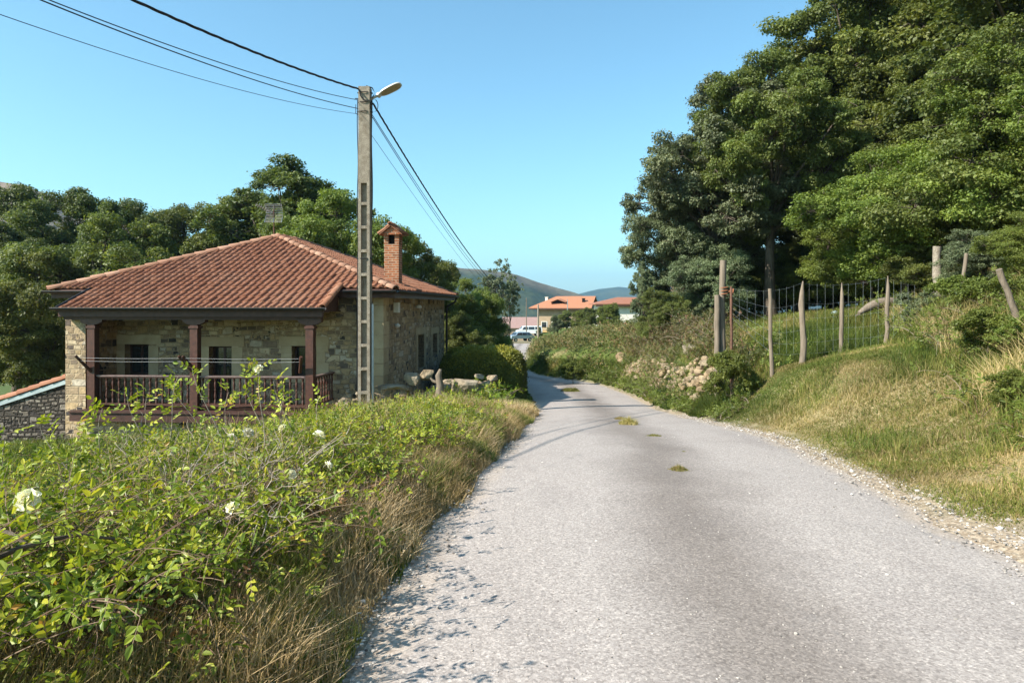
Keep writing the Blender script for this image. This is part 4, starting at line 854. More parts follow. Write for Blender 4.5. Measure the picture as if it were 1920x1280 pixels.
# ------------------------------------------------------------------ canes with compound leaves (roses, brambles)
def canes(rg, bx, by, L, K=12, e0=(1.0, 1.5), e1=(-.5, .4), z0=None, az=None):
    N = len(bx); bz = ground(bx, by) if z0 is None else z0; az = rg.uniform(0, 2 * np.pi, N) if az is None else az
    ea = rg.uniform(*e0, N); eb = rg.uniform(*e1, N); tt = np.linspace(0, 1, K)[None]; el = ea[:, None] + (eb - ea)[:, None] * tt ** 1.3; a = az[:, None] + rg.normal(size=(N, K)).cumsum(1) * .12
    st = np.stack([np.cos(el) * np.cos(a), np.cos(el) * np.sin(a), np.sin(el)], -1) * (L / K)[:, None, None]
    pt = np.cumsum(st, 1) + np.stack([bx, by, bz], 1)[:, None] - st[:, :1]; return pt, st
def compound(mb, rg, pt, st, k0, ll, nleaf=5, keep=1.0, rlo=0, rhi=1, clumpy=None):
    N, K, _ = pt.shape; pp = pt[:, k0:].reshape(-1, 3); ss = nrm(st[:, k0:].reshape(-1, 3)); cb = np.repeat(rg.uniform(size=N), K - k0)
    m = rg.uniform(size=len(pp)) < keep; pp = pp[m]; ss = ss[m]; cb = cb[m]; M = len(pp)
    side = nrm(np.cross(ss, rg.normal(size=(M, 3)))); rd = nrm(side + ss * .3 + np.array([0, 0, .35])); n = nrm(np.array([0, 0, 1.0]) + rg.normal(size=(M, 3)) * .45 + np.array([-.25, -.1, 0]))
    n = nrm(n - rd * (n * rd).sum(1, keepdims=True)); sd = np.cross(rd, n); rl = ll * rg.uniform(1.8, 2.8, M)
    spec = [(1.0, 0), (.68, 1), (.68, -1), (.34, 1), (.34, -1)][:nleaf]
    for f, sg in spec:
        p = pp + rd * (rl * f)[:, None]; d = nrm(rd + sd * sg * 1.3 + rg.normal(size=(M, 3)) * .15 + [0, 0, -.1]); l = ll * rg.uniform(.75, 1.25, M) * (1.1 if sg == 0 else .95)
        r = np.clip(rlo + (rhi - rlo) * (.45 * cb + .45 * rg.uniform(size=M) + .25 * rg.uniform(size=M) ** 4), 0, 1); leaves(mb, p, d, n, l, l * .56, r)
    rp = np.stack([pp, pp + rd * rl[:, None]], 1); return rp
def scatter(rg, n, y0, y1, s0, s1, side, pw_=1.0):
    y = y0 + (y1 - y0) * rg.uniform(size=n) ** pw_; s = rg.uniform(s0, s1, n)
    return (xl(y) - s if side < 0 else xr(y) + s), y, s

def cap_len(bx, by, L, f=.78):
    px = CX + F_ * bx / np.maximum(by, .5); yl = np.interp(px, [-600, 0, 200, 400, 560, 620, 700, 800, 960], [816, 808, 797, 792, 778, 757, 750, 748, 760]); zm = EYE - (yl - HY) / F_ * by + .30 * (vnoise(bx, by, .9, 71) - .42)
    return np.clip(np.minimum(L, (zm - ground(bx, by)) / f), .12, 9)
# near rose hedge over the tumbled wall
rg = np.random.default_rng(5)
rose = empty('rose_bush', (-2.0, 4.5, gz(-2.0, 4.5))); tag(rose, 'sprawling white-flowered rose bush filling the near verge by the lane', 'rose bush'); RO = np.array(rose.location)
cc = []
for k in range(4000):
    y_ = 1.5 + 9.3 * rg.uniform() ** 1.1; sc0 = rg.uniform(.58 if y_ > 3.0 else (.78 if y_ > 2.5 else .95), 3.5); x_ = float(xl(y_)) - sc0
    if x_ < -1.0 * y_ - 1.4: continue
    if all((x_ - a) ** 2 + (y_ - b) ** 2 > (.30 + .012 * y_) ** 2 for a, b, c in cc): cc.append((x_, y_, sc0))
cc = np.array(cc); size = rg.uniform(.66, 1.22, len(cc)) * (.60 + .85 * vnoise(cc[:, 0], cc[:, 1], 1.1, 4)) * (1 - .38 * sstep(2.3, 3.5, cc[:, 2])) * (1.08 - .03 * cc[:, 1] + .16 * sstep(4.4, 2.8, cc[:, 1])) * (.8 + .2 * sstep(.8, 1.3, cc[:, 2]))
M_ = 27; bx = np.repeat(cc[:, 0], M_) + rg.normal(size=len(cc) * M_) * .07; by = np.repeat(cc[:, 1], M_) + rg.normal(size=len(cc) * M_) * .07
Lc = np.repeat(size, M_) * rg.uniform(.7, 1.12, len(bx)); Lc = cap_len(bx, by, Lc); az = rg.uniform(0, 6.28, len(bx))
pt, st = canes(rg, bx, by, Lc, 12, (1.05, 1.52), (-1.0, .35), az=az)
pt = pt - RO; m = MB(); rp = compound(m, rg, pt, st, 4, .036, 5, .95); m.build('foliage', MT['rose'], rose)
m = MB(); m.tubes(pt, np.repeat(np.linspace(.004, .0013, 12)[None], len(pt), 0), 3, rg.uniform(0, .45, len(pt)), cap=False); m.tubes(rp[::2], np.full((len(rp[::2]), 2), .0012), 3, .4, cap=False); m.build('cane', MT['twig'], rose)
# tall shoots in front of the balustrade
def shoot(px, d, ytop, lean):
    x = (px - CX) / F_ * d; z1 = EYE - (ytop - HY) / F_ * d; z0 = .2; K = 14; t_ = np.linspace(0, 1, K)
    return np.stack([x - lean * (1 - t_) + .05 * np.sin(t_ * 5), d + 0 * t_, z0 + (z1 - z0) * t_ ** .9], 1)
sh = np.stack([shoot(345, 5.4, 705, .25), shoot(372, 5.2, 690, -.2), shoot(500, 5.0, 688, .1), shoot(525, 5.1, 715, -.15), shoot(290, 5.6, 735, .2), shoot(250, 5.2, 742, -.1), shoot(440, 5.5, 735, .2), shoot(470, 5.1, 712, -.15), shoot(330, 6.0, 720, -.3), shoot(545, 5.5, 740, .2), shoot(205, 4.9, 765, .2), shoot(610, 6.0, 742, .2), shoot(160, 4.2, 792, .3), shoot(90, 3.9, 800, -.3), shoot(30, 4.0, 812, .2)]) - RO
stt = np.gradient(sh, axis=1); m = MB(); rp = compound(m, rg, sh, stt, 6, .042, 5, .95, .35, 1); compound(m, rg, sh, stt, 10, .038, 5, .9, .4, 1); m.build('shoot_leaves', MT['rose'], rose)
m = MB(); m.tubes(sh, np.repeat(np.linspace(.005, .002, 14)[None], len(sh), 0), 4, .8, cap=False); m.tubes(rp, np.full((len(rp), 2), .0012), 3, .5, cap=False); m.build('shoot_stem', MT['twig'], rose)
# flowers
fl = MB(); rgf = np.random.default_rng(2)
for ring, (nn_, tilt, l_) in enumerate([(6, .05, .042), (6, .45, .040), (6, .85, .034), (5, 1.15, .028), (4, 1.4, .020)]):
    for q_ in range(nn_):
        a = q_ * 2 * np.pi / nn_ + ring * .6 + rgf.normal() * .12; d = np.array([np.cos(a) * np.cos(tilt), np.sin(a) * np.cos(tilt), np.sin(tilt)]); n = np.array([-np.cos(a) * np.sin(tilt), -np.sin(a) * np.sin(tilt), np.cos(tilt)]); s_ = np.cross(d, n)
        U, V_ = np.meshgrid(np.linspace(-1, 1, 6), np.linspace(0, 1, 6)); wv = np.sin(np.pi * (.12 + .80 * V_ ** .9)) ** .7 * l_ * .62; ln = l_ * V_ * (1 - .10 * U ** 2 * V_)
        g_ = d * ln[..., None] + s_ * (U * wv)[..., None] + n * ((U ** 2) * .25 * l_ * V_ - .15 * l_ * V_ ** 2 + rgf.normal(size=U.shape) * .0006)[..., None] + np.array([0, 0, .003 * ring])
        ii = (np.arange(5)[:, None] * 6 + np.arange(5)[None]).ravel(); fl.add(g_, np.stack([ii, ii + 1, ii + 7, ii + 6], 1), rgf.uniform())
fme = fl.mesh('flower', MT['petal'], True)
for k, (px, py, d, sc_) in enumerate([(52, 938, 2.6, 1.15), (465, 812, 4.6, .95), (530, 803, 4.8, .8), (598, 817, 4.4, 1.05), (615, 873, 4.1, .75), (546, 889, 3.9, .7), (436, 952, 3.3, .85), (435, 820, 4.9, .9), (365, 873, 4.4, .7), (485, 692, 5.0, .9), (318, 855, 4.6, .6)]):
    f = link('flower', fme, rose); q = P(px, py, d); f.location = Vector(q) - Vector(RO); f.scale = (sc_,) * 3; f.rotation_euler = (rg.uniform(.3, 1.2), rg.uniform(-.6, .3), rg.uniform(0, 6))
# dead grey canes
n = 210; y_ = rg.uniform(3.4, 6.8, n); x_ = (rg.uniform(170, 520, n) - CX) / F_ * y_; pt, st = canes(rg, x_, y_, rg.uniform(.35, .75, n), 12, (.6, 1.4), (-.4, 1.0)); pt = pt + np.array([0, 0, .18]) + np.cumsum(rg.normal(size=pt.shape) * .012, 1)
m = MB(); m.tubes(pt - RO, np.repeat(np.linspace(.005, .0012, 12)[None], n, 0), 4, rg.uniform(.6, 1, n), cap=False); tw = pt[:, ::2].reshape(-1, 3); T2 = tw[:, None] + np.cumsum(nrm(rg.normal(size=(len(tw), 5, 3)) * .5 + nrm(rg.normal(size=(len(tw), 1, 3)))) * .045, 1)
m.tubes(T2 - RO, np.repeat(np.linspace(.0025, .001, 5)[None], len(tw), 0), 3, rg.uniform(.6, 1, len(tw)), cap=False); m.build('dead_cane', MT['twig'], rose)
m = MB()
for a, b, c in (((-.1, .55, 2.7), (60, 1000, 2.45), (130, 1035, 2.2)), ((0, 0, 0), (0, 0, 0), (0, 0, 0))):
    if a[2]: m.tubes(np.array([P(-40, 1060, 2.3), P(30, 1030, 2.4), P(90, 1012, 2.5), P(150, 1002, 2.6), P(215, 1010, 2.7)]) - RO, [.011, .010, .009, .007, .005], 7)
    if a[2]: m.tubes(np.array([P(-40, 985, 2.6), P(20, 1000, 2.55), P(50, 1020, 2.5)]) - RO, [.010, .009, .006], 6)
m.build('old_branch', MT['bark'], rose)
# brambly weeds farther along the verge
def thicket(name, label, cat, mat, seed, n, y0, y1, s0, s1, side, Lr, ll, K=10, keep=.8, pw_=1.0, kind=None, tw=True, e1=(-.6, .6), nl=5, rlo=0, rhi=1, mask=None, stems=.3, cap=True):
    rg = np.random.default_rng(seed); bx, by, s_ = scatter(rg, n, y0, y1, s0, s1, side, pw_)
    if mask is not None: k_ = mask(bx, by, s_); bx, by = bx[k_], by[k_]
    L = rg.uniform(*Lr, len(bx)) * (.6 + .8 * vnoise(bx, by, 1.6, seed)); L = cap_len(bx, by, L) if side < 0 and cap else L; pt, st = canes(rg, bx, by, L, K, (.9, 1.5), e1)
    m = MB(); compound(m, rg, pt, st, 2, ll, nl, keep, rlo, rhi); o = m.build(name, mat); 
    if kind: tag(o, label, None, None, kind)
    else: tag(o, label, cat)
    if tw:
        m = MB(); m.tubes(pt, np.repeat(np.linspace(.006, .002, K)[None], len(pt), 0), 3, rg.uniform(0, .8, len(pt)), cap=False); m.build('bramble_stems', MT['twig'], o)
    return o
thicket('bramble_patch', 'yellowish brambles and dog rose between the porch and the lane', 'brambles', MT['rose'], 8, 2300, 9.5, 18.5, .6, 5.5, -1, (.3, .75), .042, keep=.7, kind='stuff')
MT['deadleaf'] = leaf_mat('dead_leaves', [(0, (.06, .03, .015)), (.5, (.15, .075, .035)), (1, (.28, .16, .08))], trans=.2, big=.8, var=.2)
thicket('dead_brambles', 'brown withered brambles at the edge of the rose bush', 'brambles', MT['deadleaf'], 18, 420, 2.6, 5.2, .55, 1.25, -1, (.3, .65), .03, K=9, keep=.9, kind='stuff', mask=lambda x, y, s: vnoise(x, y, 1.2, 77) > .3)
thicket('verge_weeds', 'leafy weeds along the foot of the rose bush', 'weeds', MT['rose'], 9, 500, 3.2, 12, .15, .8, -1, (.15, .4), .035, K=7, keep=.9, kind='stuff', rlo=0, rhi=.55, mask=lambda x, y, s: vnoise(x, y, 1.1, 12) > .52)
# bank on the far side of the lane
thicket('bramble_thicket', 'reddish green bramble thicket over the bank', 'brambles', MT['bramble'], 10, 3200, 17.5, 34, .95, 5.0, 1, (.7, 1.9), .07, keep=.9, kind='stuff', pw_=1.1, mask=lambda x, y, s: ((s > 1.5) | (vnoise(x, y, 1.2, 3) > .62)) & (x < .295 * y))
thicket('bramble_thicket', 'bramble thicket continuing down the lane', 'brambles', MT['bramble'], 11, 2600, 33, 80, .6, 9, 1, (.45, 1.1), .13, keep=.8, kind='stuff', tw=False, nl=3)
thicket('bramble_thicket', 'bramble crest at the paddock corner', 'brambles', MT['bramble'], 12, 750, 16.2, 21, 1.3, 4.2, 1, (.6, 1.35), .06, keep=.9, kind='stuff', mask=lambda x, y, s: x < 5.0 + .12 * (y - 15) + .6)
thicket('wall_brambles', 'brambles hanging over the old stone wall', 'brambles', MT['bramble'], 21, 520, 17, 33, .45, 1.2, 1, (.4, 1.0), .055, keep=.9, kind='stuff', mask=lambda x, y, s: vnoise(x, y, 1.3, 19) > .5)
thicket('green_weeds', 'bright green leafy weeds at the foot of the bank', 'weeds', MT['light'], 13, 1400, 14.5, 44, .15, 1.0, 1, (.25, .6), .06, K=7, keep=.9, kind='stuff', mask=lambda x, y, s: vnoise(x, y, 1.5, 33) > .4)
thicket('hillside_weeds', 'leafy weeds and bracken over the slope', 'weeds', MT['light'], 14, 6500, 5.0, 24, 1.0, 15, 1, (.3, .95), .06, K=8, keep=.9, kind='stuff', mask=lambda x, y, s: (x > 4.8 + .42 * (y - 6)) & (vnoise(x, y, 1.4, 37) > .3))
thicket('paddock_weeds', 'nettles and low weeds growing in the paddock', 'weeds', MT['light'], 15, 2200, 15, 36, 1.5, 16, 1, (.2, .5), .065, K=6, keep=.9, kind='stuff', tw=False, mask=lambda x, y, s: vnoise(x, y, 2.2, 41) > .42)
thicket('yard_weeds', 'green weeds in the yard beside the shed', 'weeds', MT['light'], 16, 1500, 5, 22, 3.5, 14, -1, (.2, .5), .05, K=6, keep=.9, kind='stuff', tw=False, mask=lambda x, y, s: ~((x > -12) & (x < -3) & (y > 16.6)))

# ------------------------------------------------------------------ grass
def grass(name, label, mat, seed, n, y0, y1, s0, s1, side, h, w, pw_=1.0, dry=0.0, lean=.8, mask=None, patch=1.5, ragged=.12):
    rg = np.random.default_rng(seed); x, y, s = scatter(rg, n, y0, y1, s0, s1, side, pw_); e = s - s0 - ragged * vnoise(x, y, .45, seed + 5) * 1.5
    k_ = e > -.02
    if mask is not None: k_ &= mask(x, y, s)
    x, y, s, e = x[k_], y[k_], s[k_], e[k_]; pn = fbm(x, y, patch, seed, 3); cp = cap_len(x, y, np.full(len(x), 9.0), .9) if side < 0 else 9; hh = np.minimum(cp, rg.uniform(h[0], h[1], len(x))) * (.55 + .9 * vnoise(x, y, patch * .6, seed + 2)) * (.45 + .55 * sstep(0, .3, e))
    r = np.clip((pn - .5) * 1.5 + .38 + dry + rg.normal(size=len(x)) * .2, 0, 1); m = MB()
    blades(m, x, y, ground(x, y) - .01, hh, w * rg.uniform(.7, 1.3, len(x)) * (1 + y * .03), r, rg, lean); o = m.build(name, mat); return tag(o, label, None, None, 'stuff')
grass('mown_grass', 'short patchy grass on the verge beside the lane', MT['grass'], 101, 290000, 2.6, 15.5, .10, 5.5, 1, (.02, .075), .006, 1.25, .10, 1.6)
grass('grass_tufts', 'longer tufts in the verge', MT['grass'], 102, 45000, 3.5, 16, .5, 6.5, 1, (.10, .26), .006, 1.1, .08, .9, mask=lambda x, y, s: vnoise(x, y, .7, 55) > .55)
grass('straw_litter', 'cut straw lying flat on the verge', MT['dry'], 112, 60000, 2.8, 15.5, .08, 5.0, 1, (.02, .05), .005, 1.2, .25, 3.5, mask=lambda x, y, s: fbm(x, y, 1.1, 91) > .47)
thicket('wall_brambles', 'brambles creeping over the ruined garden wall', 'brambles', MT['rose'], 23, 520, 17.3, 19.2, .9, 4.6, -1, (.45, .95), .05, keep=.9, kind='stuff', cap=False, mask=lambda x, y, s: vnoise(x, y, .7, 29) > .42)
thicket('verge_clover', 'low clover and plantain in the mown verge', 'weeds', MT['light'], 19, 5200, 3.2, 15, .3, 5, 1, (.03, .14), .020, K=4, keep=.9, kind='stuff', tw=False, mask=lambda x, y, s: vnoise(x, y, .8, 93) > .5)
grass('slope_grass', 'tall dry grass over the slope', MT['grass'], 103, 190000, 4.5, 24, 1.2, 15, 1, (.18, .68), .007, 1.0, .24, .9, mask=lambda x, y, s: x > 4.9 + .42 * (y - 6))
grass('paddock_grass', 'uncut green grass in the paddock', MT['grass'], 104, 170000, 14.9, 36, 1.0, 16, 1, (.12, .40), .009, 1.2, .02, .8, patch=2.5, mask=lambda x, y, s: (y > 15.4) | (x > 6.2))
grass('lane_edge_grass', 'bright green grass along the foot of the bank', MT['grass'], 105, 70000, 16, 60, .05, .95, 1, (.10, .36), .009, 1.3, -.28, .8)
grass('dry_grass', 'straw-coloured dry grass at the edge of the lane', MT['dry'], 106, 85000, 1.3, 19, -.10, 1.3, -1, (.10, .36), .006, 1.25, .2, .9, ragged=.16)
grass('verge_grass', 'green grass mixed in the near verge', MT['grass'], 107, 130000, 1.3, 24, -.08, 1.4, -1, (.08, .36), .0065, 1.25, -.06, .8, ragged=.18, mask=lambda x, y, s: vnoise(x, y, .9, 61) > .25)
grass('matted_grass', 'flattened straw thatch at the very edge of the lane', MT['dry'], 111, 50000, 1.4, 20, -.06, .9, -1, (.03, .12), .005, 1.1, .15, 1.6, ragged=.3)
grass('dry_stems', 'dead stalks standing between the rose canes', MT['dry'], 108, 24000, 1.6, 18, .5, 4, -1, (.2, .6), .004, 1.0, .15, .6)
grass('yard_grass', 'green grass of the yard', MT['grass'], 109, 90000, 4, 24, 3.0, 16, -1, (.1, .35), .009, 1.0, -.15, .8, mask=lambda x, y, s: ~((x > -12.2) & (x < -3.3) & (y > 17)))
grass('hedge_foot_grass', 'grass at the foot of the hedge', MT['grass'], 110, 14000, 19, 45, -.02, .5, -1, (.12, .35), .01, 1.3, -.15, .8)
# gravel: loose stones on and beside the lane
rg = np.random.default_rng(66); n = 9000; y = 2.4 + 15 * rg.uniform(size=n) ** 1.6; uu_ = rg.uniform(size=n); edge = rg.uniform(size=n) < .62
uu_ = np.where(edge, np.where(rg.uniform(size=n) < .35, rg.normal(-.01, .035, n), rg.normal(1.02, .045, n)), uu_); x = xl(y) + (xr(y) - xl(y)) * uu_
sz = np.where(edge, rg.uniform(.004, .014, n), rg.uniform(.002, .006, n)) * (1 + (rg.uniform(size=n) < .03) * 1.2)
z = np.maximum(ground(x, y), zr(y) + .004 + .03 * (1 - np.clip(2 * uu_ - 1, -1, 1) ** 2)) + sz * .2
sc3 = sz[:, None] * rg.uniform(.6, 1.2, (n, 3)) * [1, 1, .6]; V = ICO1[None] * sc3[:, None] * (1 + rg.normal(size=(n, len(ICO1), 1)) * .12) + np.stack([x, y, z], 1)[:, None]
F3 = (np.arange(n)[:, None, None] * len(ICO1) + ICOF1[None]).reshape(-1, 3); t = NT('gravel'); MT['gravel'] = t.done(t.ramp(t.attr(), [(0, (.10, .09, .085)), (.3, (.28, .25, .22)), (.8, (.42, .38, .34)), (1, (.62, .58, .52))]), .9, None, .2)
tag(MB().add(V, F3, np.repeat(rg.uniform(size=n), len(ICOF1))).build('gravel', MT['gravel']), 'loose pale gravel along the lane', None, None, 'stuff')
# weeds growing through the lane
for k, (px, py, r_, h_, dry, lbl) in enumerate([(1070, 737, .42, .14, -.1, 'largest grass tuft in the lane, farthest down by the hedge shadow'), (1178, 803, .20, .12, .25, 'dry domed grass tuft in the middle of the lane'), (1165, 791, .16, .06, .2, 'thin tuft just beyond the dry domed one'), (1228, 821, .15, .03, 0, 'flat green tuft towards the bank from the domed one'), (1283, 858, .06, .02, 0, 'tiny green sprout in the lane'), (1273, 885, .12, .05, .1, 'small low tuft nearest the camera in the lane')]):
    d = np.interp(py, [650, 711, 743, 767, 781, 820, 884, 1052], [100, 42, 27, 20, 16.5, 10.6, 7.3, 4.4]); x0 = (px - CX) / F_ * d; n = int(900 * r_ / .15) if r_ > .1 else 250; a = rg.uniform(0, 6.28, n); r = r_ * rg.uniform(size=n) ** .8 * (.55 + .6 * vnoise(np.cos(a) * 2 + 5, np.sin(a) * 2 + k, .8, k))
    m = MB(); x = np.cos(a) * r; y = np.sin(a) * r * 1.3; blades(m, x, y, 0 * x - .01, rg.uniform(.4, 1.2, n) * h_ * (1.3 - r / r_ * .8) * (.7 + .8 * vnoise(x + k * 9, y, r_ * .5, k)), np.full(n, .005 + d * .0003), np.clip(.55 + dry + rg.normal(size=n) * .2, 0, 1), rg, 1.1)
    o = m.build('grass_tuft', MT['grass']); o.location = (x0, d, road_z(x0, d)); tag(o, lbl, 'grass tuft', 'tufts growing through the lane')

# ------------------------------------------------------------------ stones, walls
rg = np.random.default_rng(12)
rw = empty('retaining_wall', (5.2, 19, gz(5.1, 19))); tag(rw, 'tumbled ochre dry stone retaining wall half buried in the bramble bank', 'stone wall'); m = MB(); m2 = MB(); o_ = np.array(rw.location)
for k in range(330):
    y = 17.3 + 15.5 * rg.uniform() ** .9; lev = rg.uniform(0, 1); x = float(xr(y)) + .50 + .42 * lev + rg.uniform(-.05, .05); zb = gz(float(xr(y)) + .55, y); z = zb + lev * 1.1 * (.85 + .15 * math.sin(y * 1.1)); s3 = rg.uniform(.7, 1.35)
    if vnoise(np.array([y]), np.array([lev * 1.2]), 1.4, 8)[0] < .2 + .5 * max(0, lev - .5): continue
    rock(m, np.array([x, y, z]) - o_, (.25 * s3, .30 * s3, .18 * s3), 500 + k, cuts=12, boxy=.9, rz=rg.uniform(-.35, .35))
m.build('rubble', MT['rock2'], rw)
for k, (px, py, d, s3, mt, lbl) in enumerate([(1300, 655, 17.2, (.5, .4, .4), 'rock', 'squared grey boulder jutting from the bank under the brambles'), (1322, 647, 17.0, (.42, .4, .28), 'rock', 'dark angular stone resting on the squared grey boulder'), (1270, 652, 18.4, (.38, .3, .3), 'rock', 'pale stone in the bank beside the squared grey boulder'), (1283, 632, 18.4, (.3, .3, .3), 'rock', 'uppermost small stone of the bank'), (1165, 672, 27.5, (.5, .45, .5), 'rock2', 'big rounded ochre boulder ending the stone bank'), (1350, 733, 12.6, (.42, .3, .22), 'rock', 'pale stone lying in the grass near the lane'), (1232, 690, 20.5, (.34, .3, .6), 'rock2', 'upright whitish stone at the bank foot')]):
    m = MB(); rock(m, (0, 0, 0), s3, 900 + k, cuts=8, boxy=.8); o = m.build('boulder', MT[mt]); o.location = hit(px, py, s3[2] * .25); tag(o, lbl, 'boulder', 'boulders of the bank'); o.scale = (o.location.y / d,) * 3
# ruined garden wall between pole and hedge
gw = empty('garden_wall', (-2.3, 17.6, gz(-2.3, 17.6))); tag(gw, 'low ruined rubble wall between the concrete pole and the hedge', 'stone wall'); o_ = np.array(gw.location); m = MB()
for k in range(170):
    t_ = rg.uniform(); x = -4.6 + 4.1 * t_; y = 18.4 + 1.2 * t_ - .2; lev = rg.uniform(); z = gz(x, y) + .04 + lev * (.80 - .10 * t_ + .1 * math.sin(x * 6)); s3 = rg.uniform(.7, 1.3)
    rock(m, np.array([x, y + rg.uniform(-.12, .12), z]) - o_, (.34 * s3, .28 * s3, .17 * s3), 1200 + k, cuts=12, boxy=.95)
m.build('rubble', MT['rock'], gw)
for k, (px, py, d, s3, mt, lbl) in enumerate([(872, 722, 18.3, (.8, .5, .42), 'rock', 'large flat-topped block ending the ruined wall before the hedge'), (775, 712, 18.0, (.5, .35, .36), 'rock', 'sloping pale boulder on the ruined wall'), (800, 703, 18.6, (.45, .35, .34), 'rock', 'bluish grey boulder behind the sloping pale one'), (733, 725, 17.9, (.9, .45, .16), 'rock', 'thin flat slab lying on the ruined wall'), (928, 746, 19.6, (.6, .4, .16), 'rock2', 'flat ochre stone lying by the lane below the hedge'), (905, 752, 18.5, (.5, .4, .22), 'rock', 'grey stone beside the flat ochre one')]):
    m = MB(); rock(m, (0, 0, 0), s3, 950 + k, cuts=16, boxy=1.0); o = m.build('boulder', MT[mt]); o.location = P(px, py, d); tag(o, lbl, 'boulder', 'boulders on the ruined wall')
m = MB(); m.tubes([[0, 0, -.3], [.02, 0, 0], [-.03, 0, .25], [.03, 0, .42]], [.12, .10, .085, .04], 9); m.tubes([[.0, 0, .05], [-.18, 0, .12], [-.24, 0, .2]], [.05, .04, .02], 6); o = m.build('tree_stump', MT['oldwood'], None, True); o.location = P(824, 722, 18.0); tag(o, 'upright grey weathered stump standing on the ruined wall', 'stump')
for k, (px, py, d, s3, lbl) in enumerate([(225, 1235, 2.75, (.34, .3, .3), 'mossy brown stone under the rose bush nearest the camera'), (700, 830, 7.5, (.5, .25, .14), 'weathered stone showing among the brambles')]):
    m = MB(); rock(m, (0, 0, 0), s3, 980 + k, cuts=9, boxy=.7, rnd=.8); o = m.build('boulder', MT['rock']); o.location = P(px, py, d); tag(o, lbl, 'boulder', 'boulders in the near verge')
    if k == 0: o.location.z = gz(o.location.x, o.location.y) - .02; print('NEARB', o.location)
m = MB(); m.tubes([[0, 0, 0], [.25, .05, .16]], [.035, .03], 7); o = m.build('log', MT['oldwood'], None, True); o.location = P(672, 832, 7.0); tag(o, 'short cut log poking out of the brambles', 'log')
# daisies by the lane
dz = MB(); nn_ = 11; a = np.arange(nn_) * 2 * np.pi / nn_; d = np.stack([np.cos(a), np.sin(a), .1 + 0 * a], 1); leaves(dz, d * .01, d, np.tile([0, 0, 1.0], (nn_, 1)), np.full(nn_, .035), np.full(nn_, .016), np.ones(nn_), simple_=True); dme = dz.mesh('petals', MT['petal'])
cz = MB(); cz.lathe([(.013, 0), (.012, .006), (.0, .011)], (0, 0, 0), 8); cme = cz.mesh('flower_centre', MT['yellow']); sz_ = MB(); sz_.tubes([[0, 0, 0], [.01, 0, -.3], [0, .02, -.6]], [.0025] * 3, 4); sme = sz_.mesh('stem', MT['twig'])
for k, (px, py) in enumerate([(962, 760), (948, 768), (955, 776), (972, 771), (985, 762), (990, 780), (945, 780), (966, 783), (805, 762), (832, 845), (842, 857), (806, 818)]):
    d = 15.5 if py < 800 else 8; 
    if px == 805: d = 13
    r = empty('ox_eye_daisy', P(px, py, d)); r.scale = (1.3,) * 3; r.rotation_euler = (.7, 0, rg.uniform(0, 6)); tag(r, {805: 'lone white daisy above the brambles in front of the garden wall', 832: 'white daisy at the lane edge, the farther of a close pair', 842: 'white daisy at the lane edge, the nearer of a close pair'}.get(px, 'small white daisy in the cluster where the verge meets the hedge' if px > 900 else 'white daisy among the dry brambles beyond the close pair'), 'daisy', 'white daisies beside the lane')
    link('petals', dme, r); link('flower_centre', cme, r); link('stem', sme, r)

# ------------------------------------------------------------------ paddock fence and posts
def post(par, px, ytop, ybot, d, r, lean=0, mat='oldwood', name='post', pointed=False, seed=0, crook=0):
    rg = np.random.default_rng(seed); b = P(px, ybot, d); b.z = min(b.z, gz(b.x, d)) - .25; tp = P(px + lean, ytop, d); K = 9; t_ = np.linspace(0, 1, K)[:, None]; p = np.array(b) + (np.array(tp) - np.array(b)) * t_ + rg.normal(size=(K, 3)) * r * .12 * np.array([1, 1, 0]); p[:, 0] += crook * np.sin(t_[:, 0] * 6) * .04
    rad = r * (1.1 - .2 * t_[:, 0]) * (1 + rg.normal(size=K) * .05)
    if pointed: rad[-1] *= .25; rad[-2] *= .8
    m = MB(); o = np.array(par.location) if par else np.array(b); m.tubes(p - o, rad, 8); ob = m.build(name, MT[mat], par, True)
    if not par: ob.location = b
    return ob
fence = empty('wire_fence', P(1505, 672, 14.6)); tag(fence, 'paddock fence of thin rough wooden stakes and square wire mesh', 'fence')
pts = []
for k, (px, yt, yb, d, r, ln, pt_, ck) in enumerate([(1448, 541, 672, 15.0, .045, -5, 0, 0), (1502, 527, 674, 14.6, .065, 6, 1, 1), (1577, 530, 665, 14.8, .045, 2, 1, 0), (1661, 517, 660, 14.4, .045, 4, 1, 0)]):
    post(fence, px, yt, yb, d, r, ln, pointed=pt_, seed=k, crook=ck); pts.append((px, yt, yb, d))
post(fence, 1372, 537, 640, 16.2, .035, -1, 'rust', 'metal_post', seed=7)
wm = MB(); fo = np.array(fence.location); line = [(1372, 541, 600, 16.2)] + [(a, b + 4, c, d) for a, b, c, d in pts] + [(1715, 535, 575, 16)]
for (xa_, ta, ba, da), (xb_, tb, bb_, db) in zip(line, line[1:]):
    for f in np.linspace(0, 1, 6) ** .8:
        A_ = np.array(P(xa_, ta + (ba - ta) * f * .92, da)) - fo; B_ = np.array(P(xb_, tb + (bb_ - tb) * f * .92, db)) - fo; t_ = np.linspace(0, 1, 6)[:, None]; pq = A_ + (B_ - A_) * t_; pq[:, 2] -= .03 * np.sin(np.pi * t_[:, 0]); wm.tubes(pq, np.full(6, .0015), 3, cap=False)
    n = max(2, int(abs(xb_ - xa_) / 13.5))
    for f in np.linspace(0, 1, n + 1):
        pa = np.array(P(xa_, ta, da)) * (1 - f) + np.array(P(xb_, tb, db)) * f - fo; pb = np.array(P(xa_, ta + (ba - ta) * .92, da)) * (1 - f) + np.array(P(xb_, tb + (bb_ - tb) * .92, db)) * f - fo; wm.tubes([pa, pb], [.0014, .0014], 3, cap=False)
wm.build('wire_mesh', MT['metal'], fence)
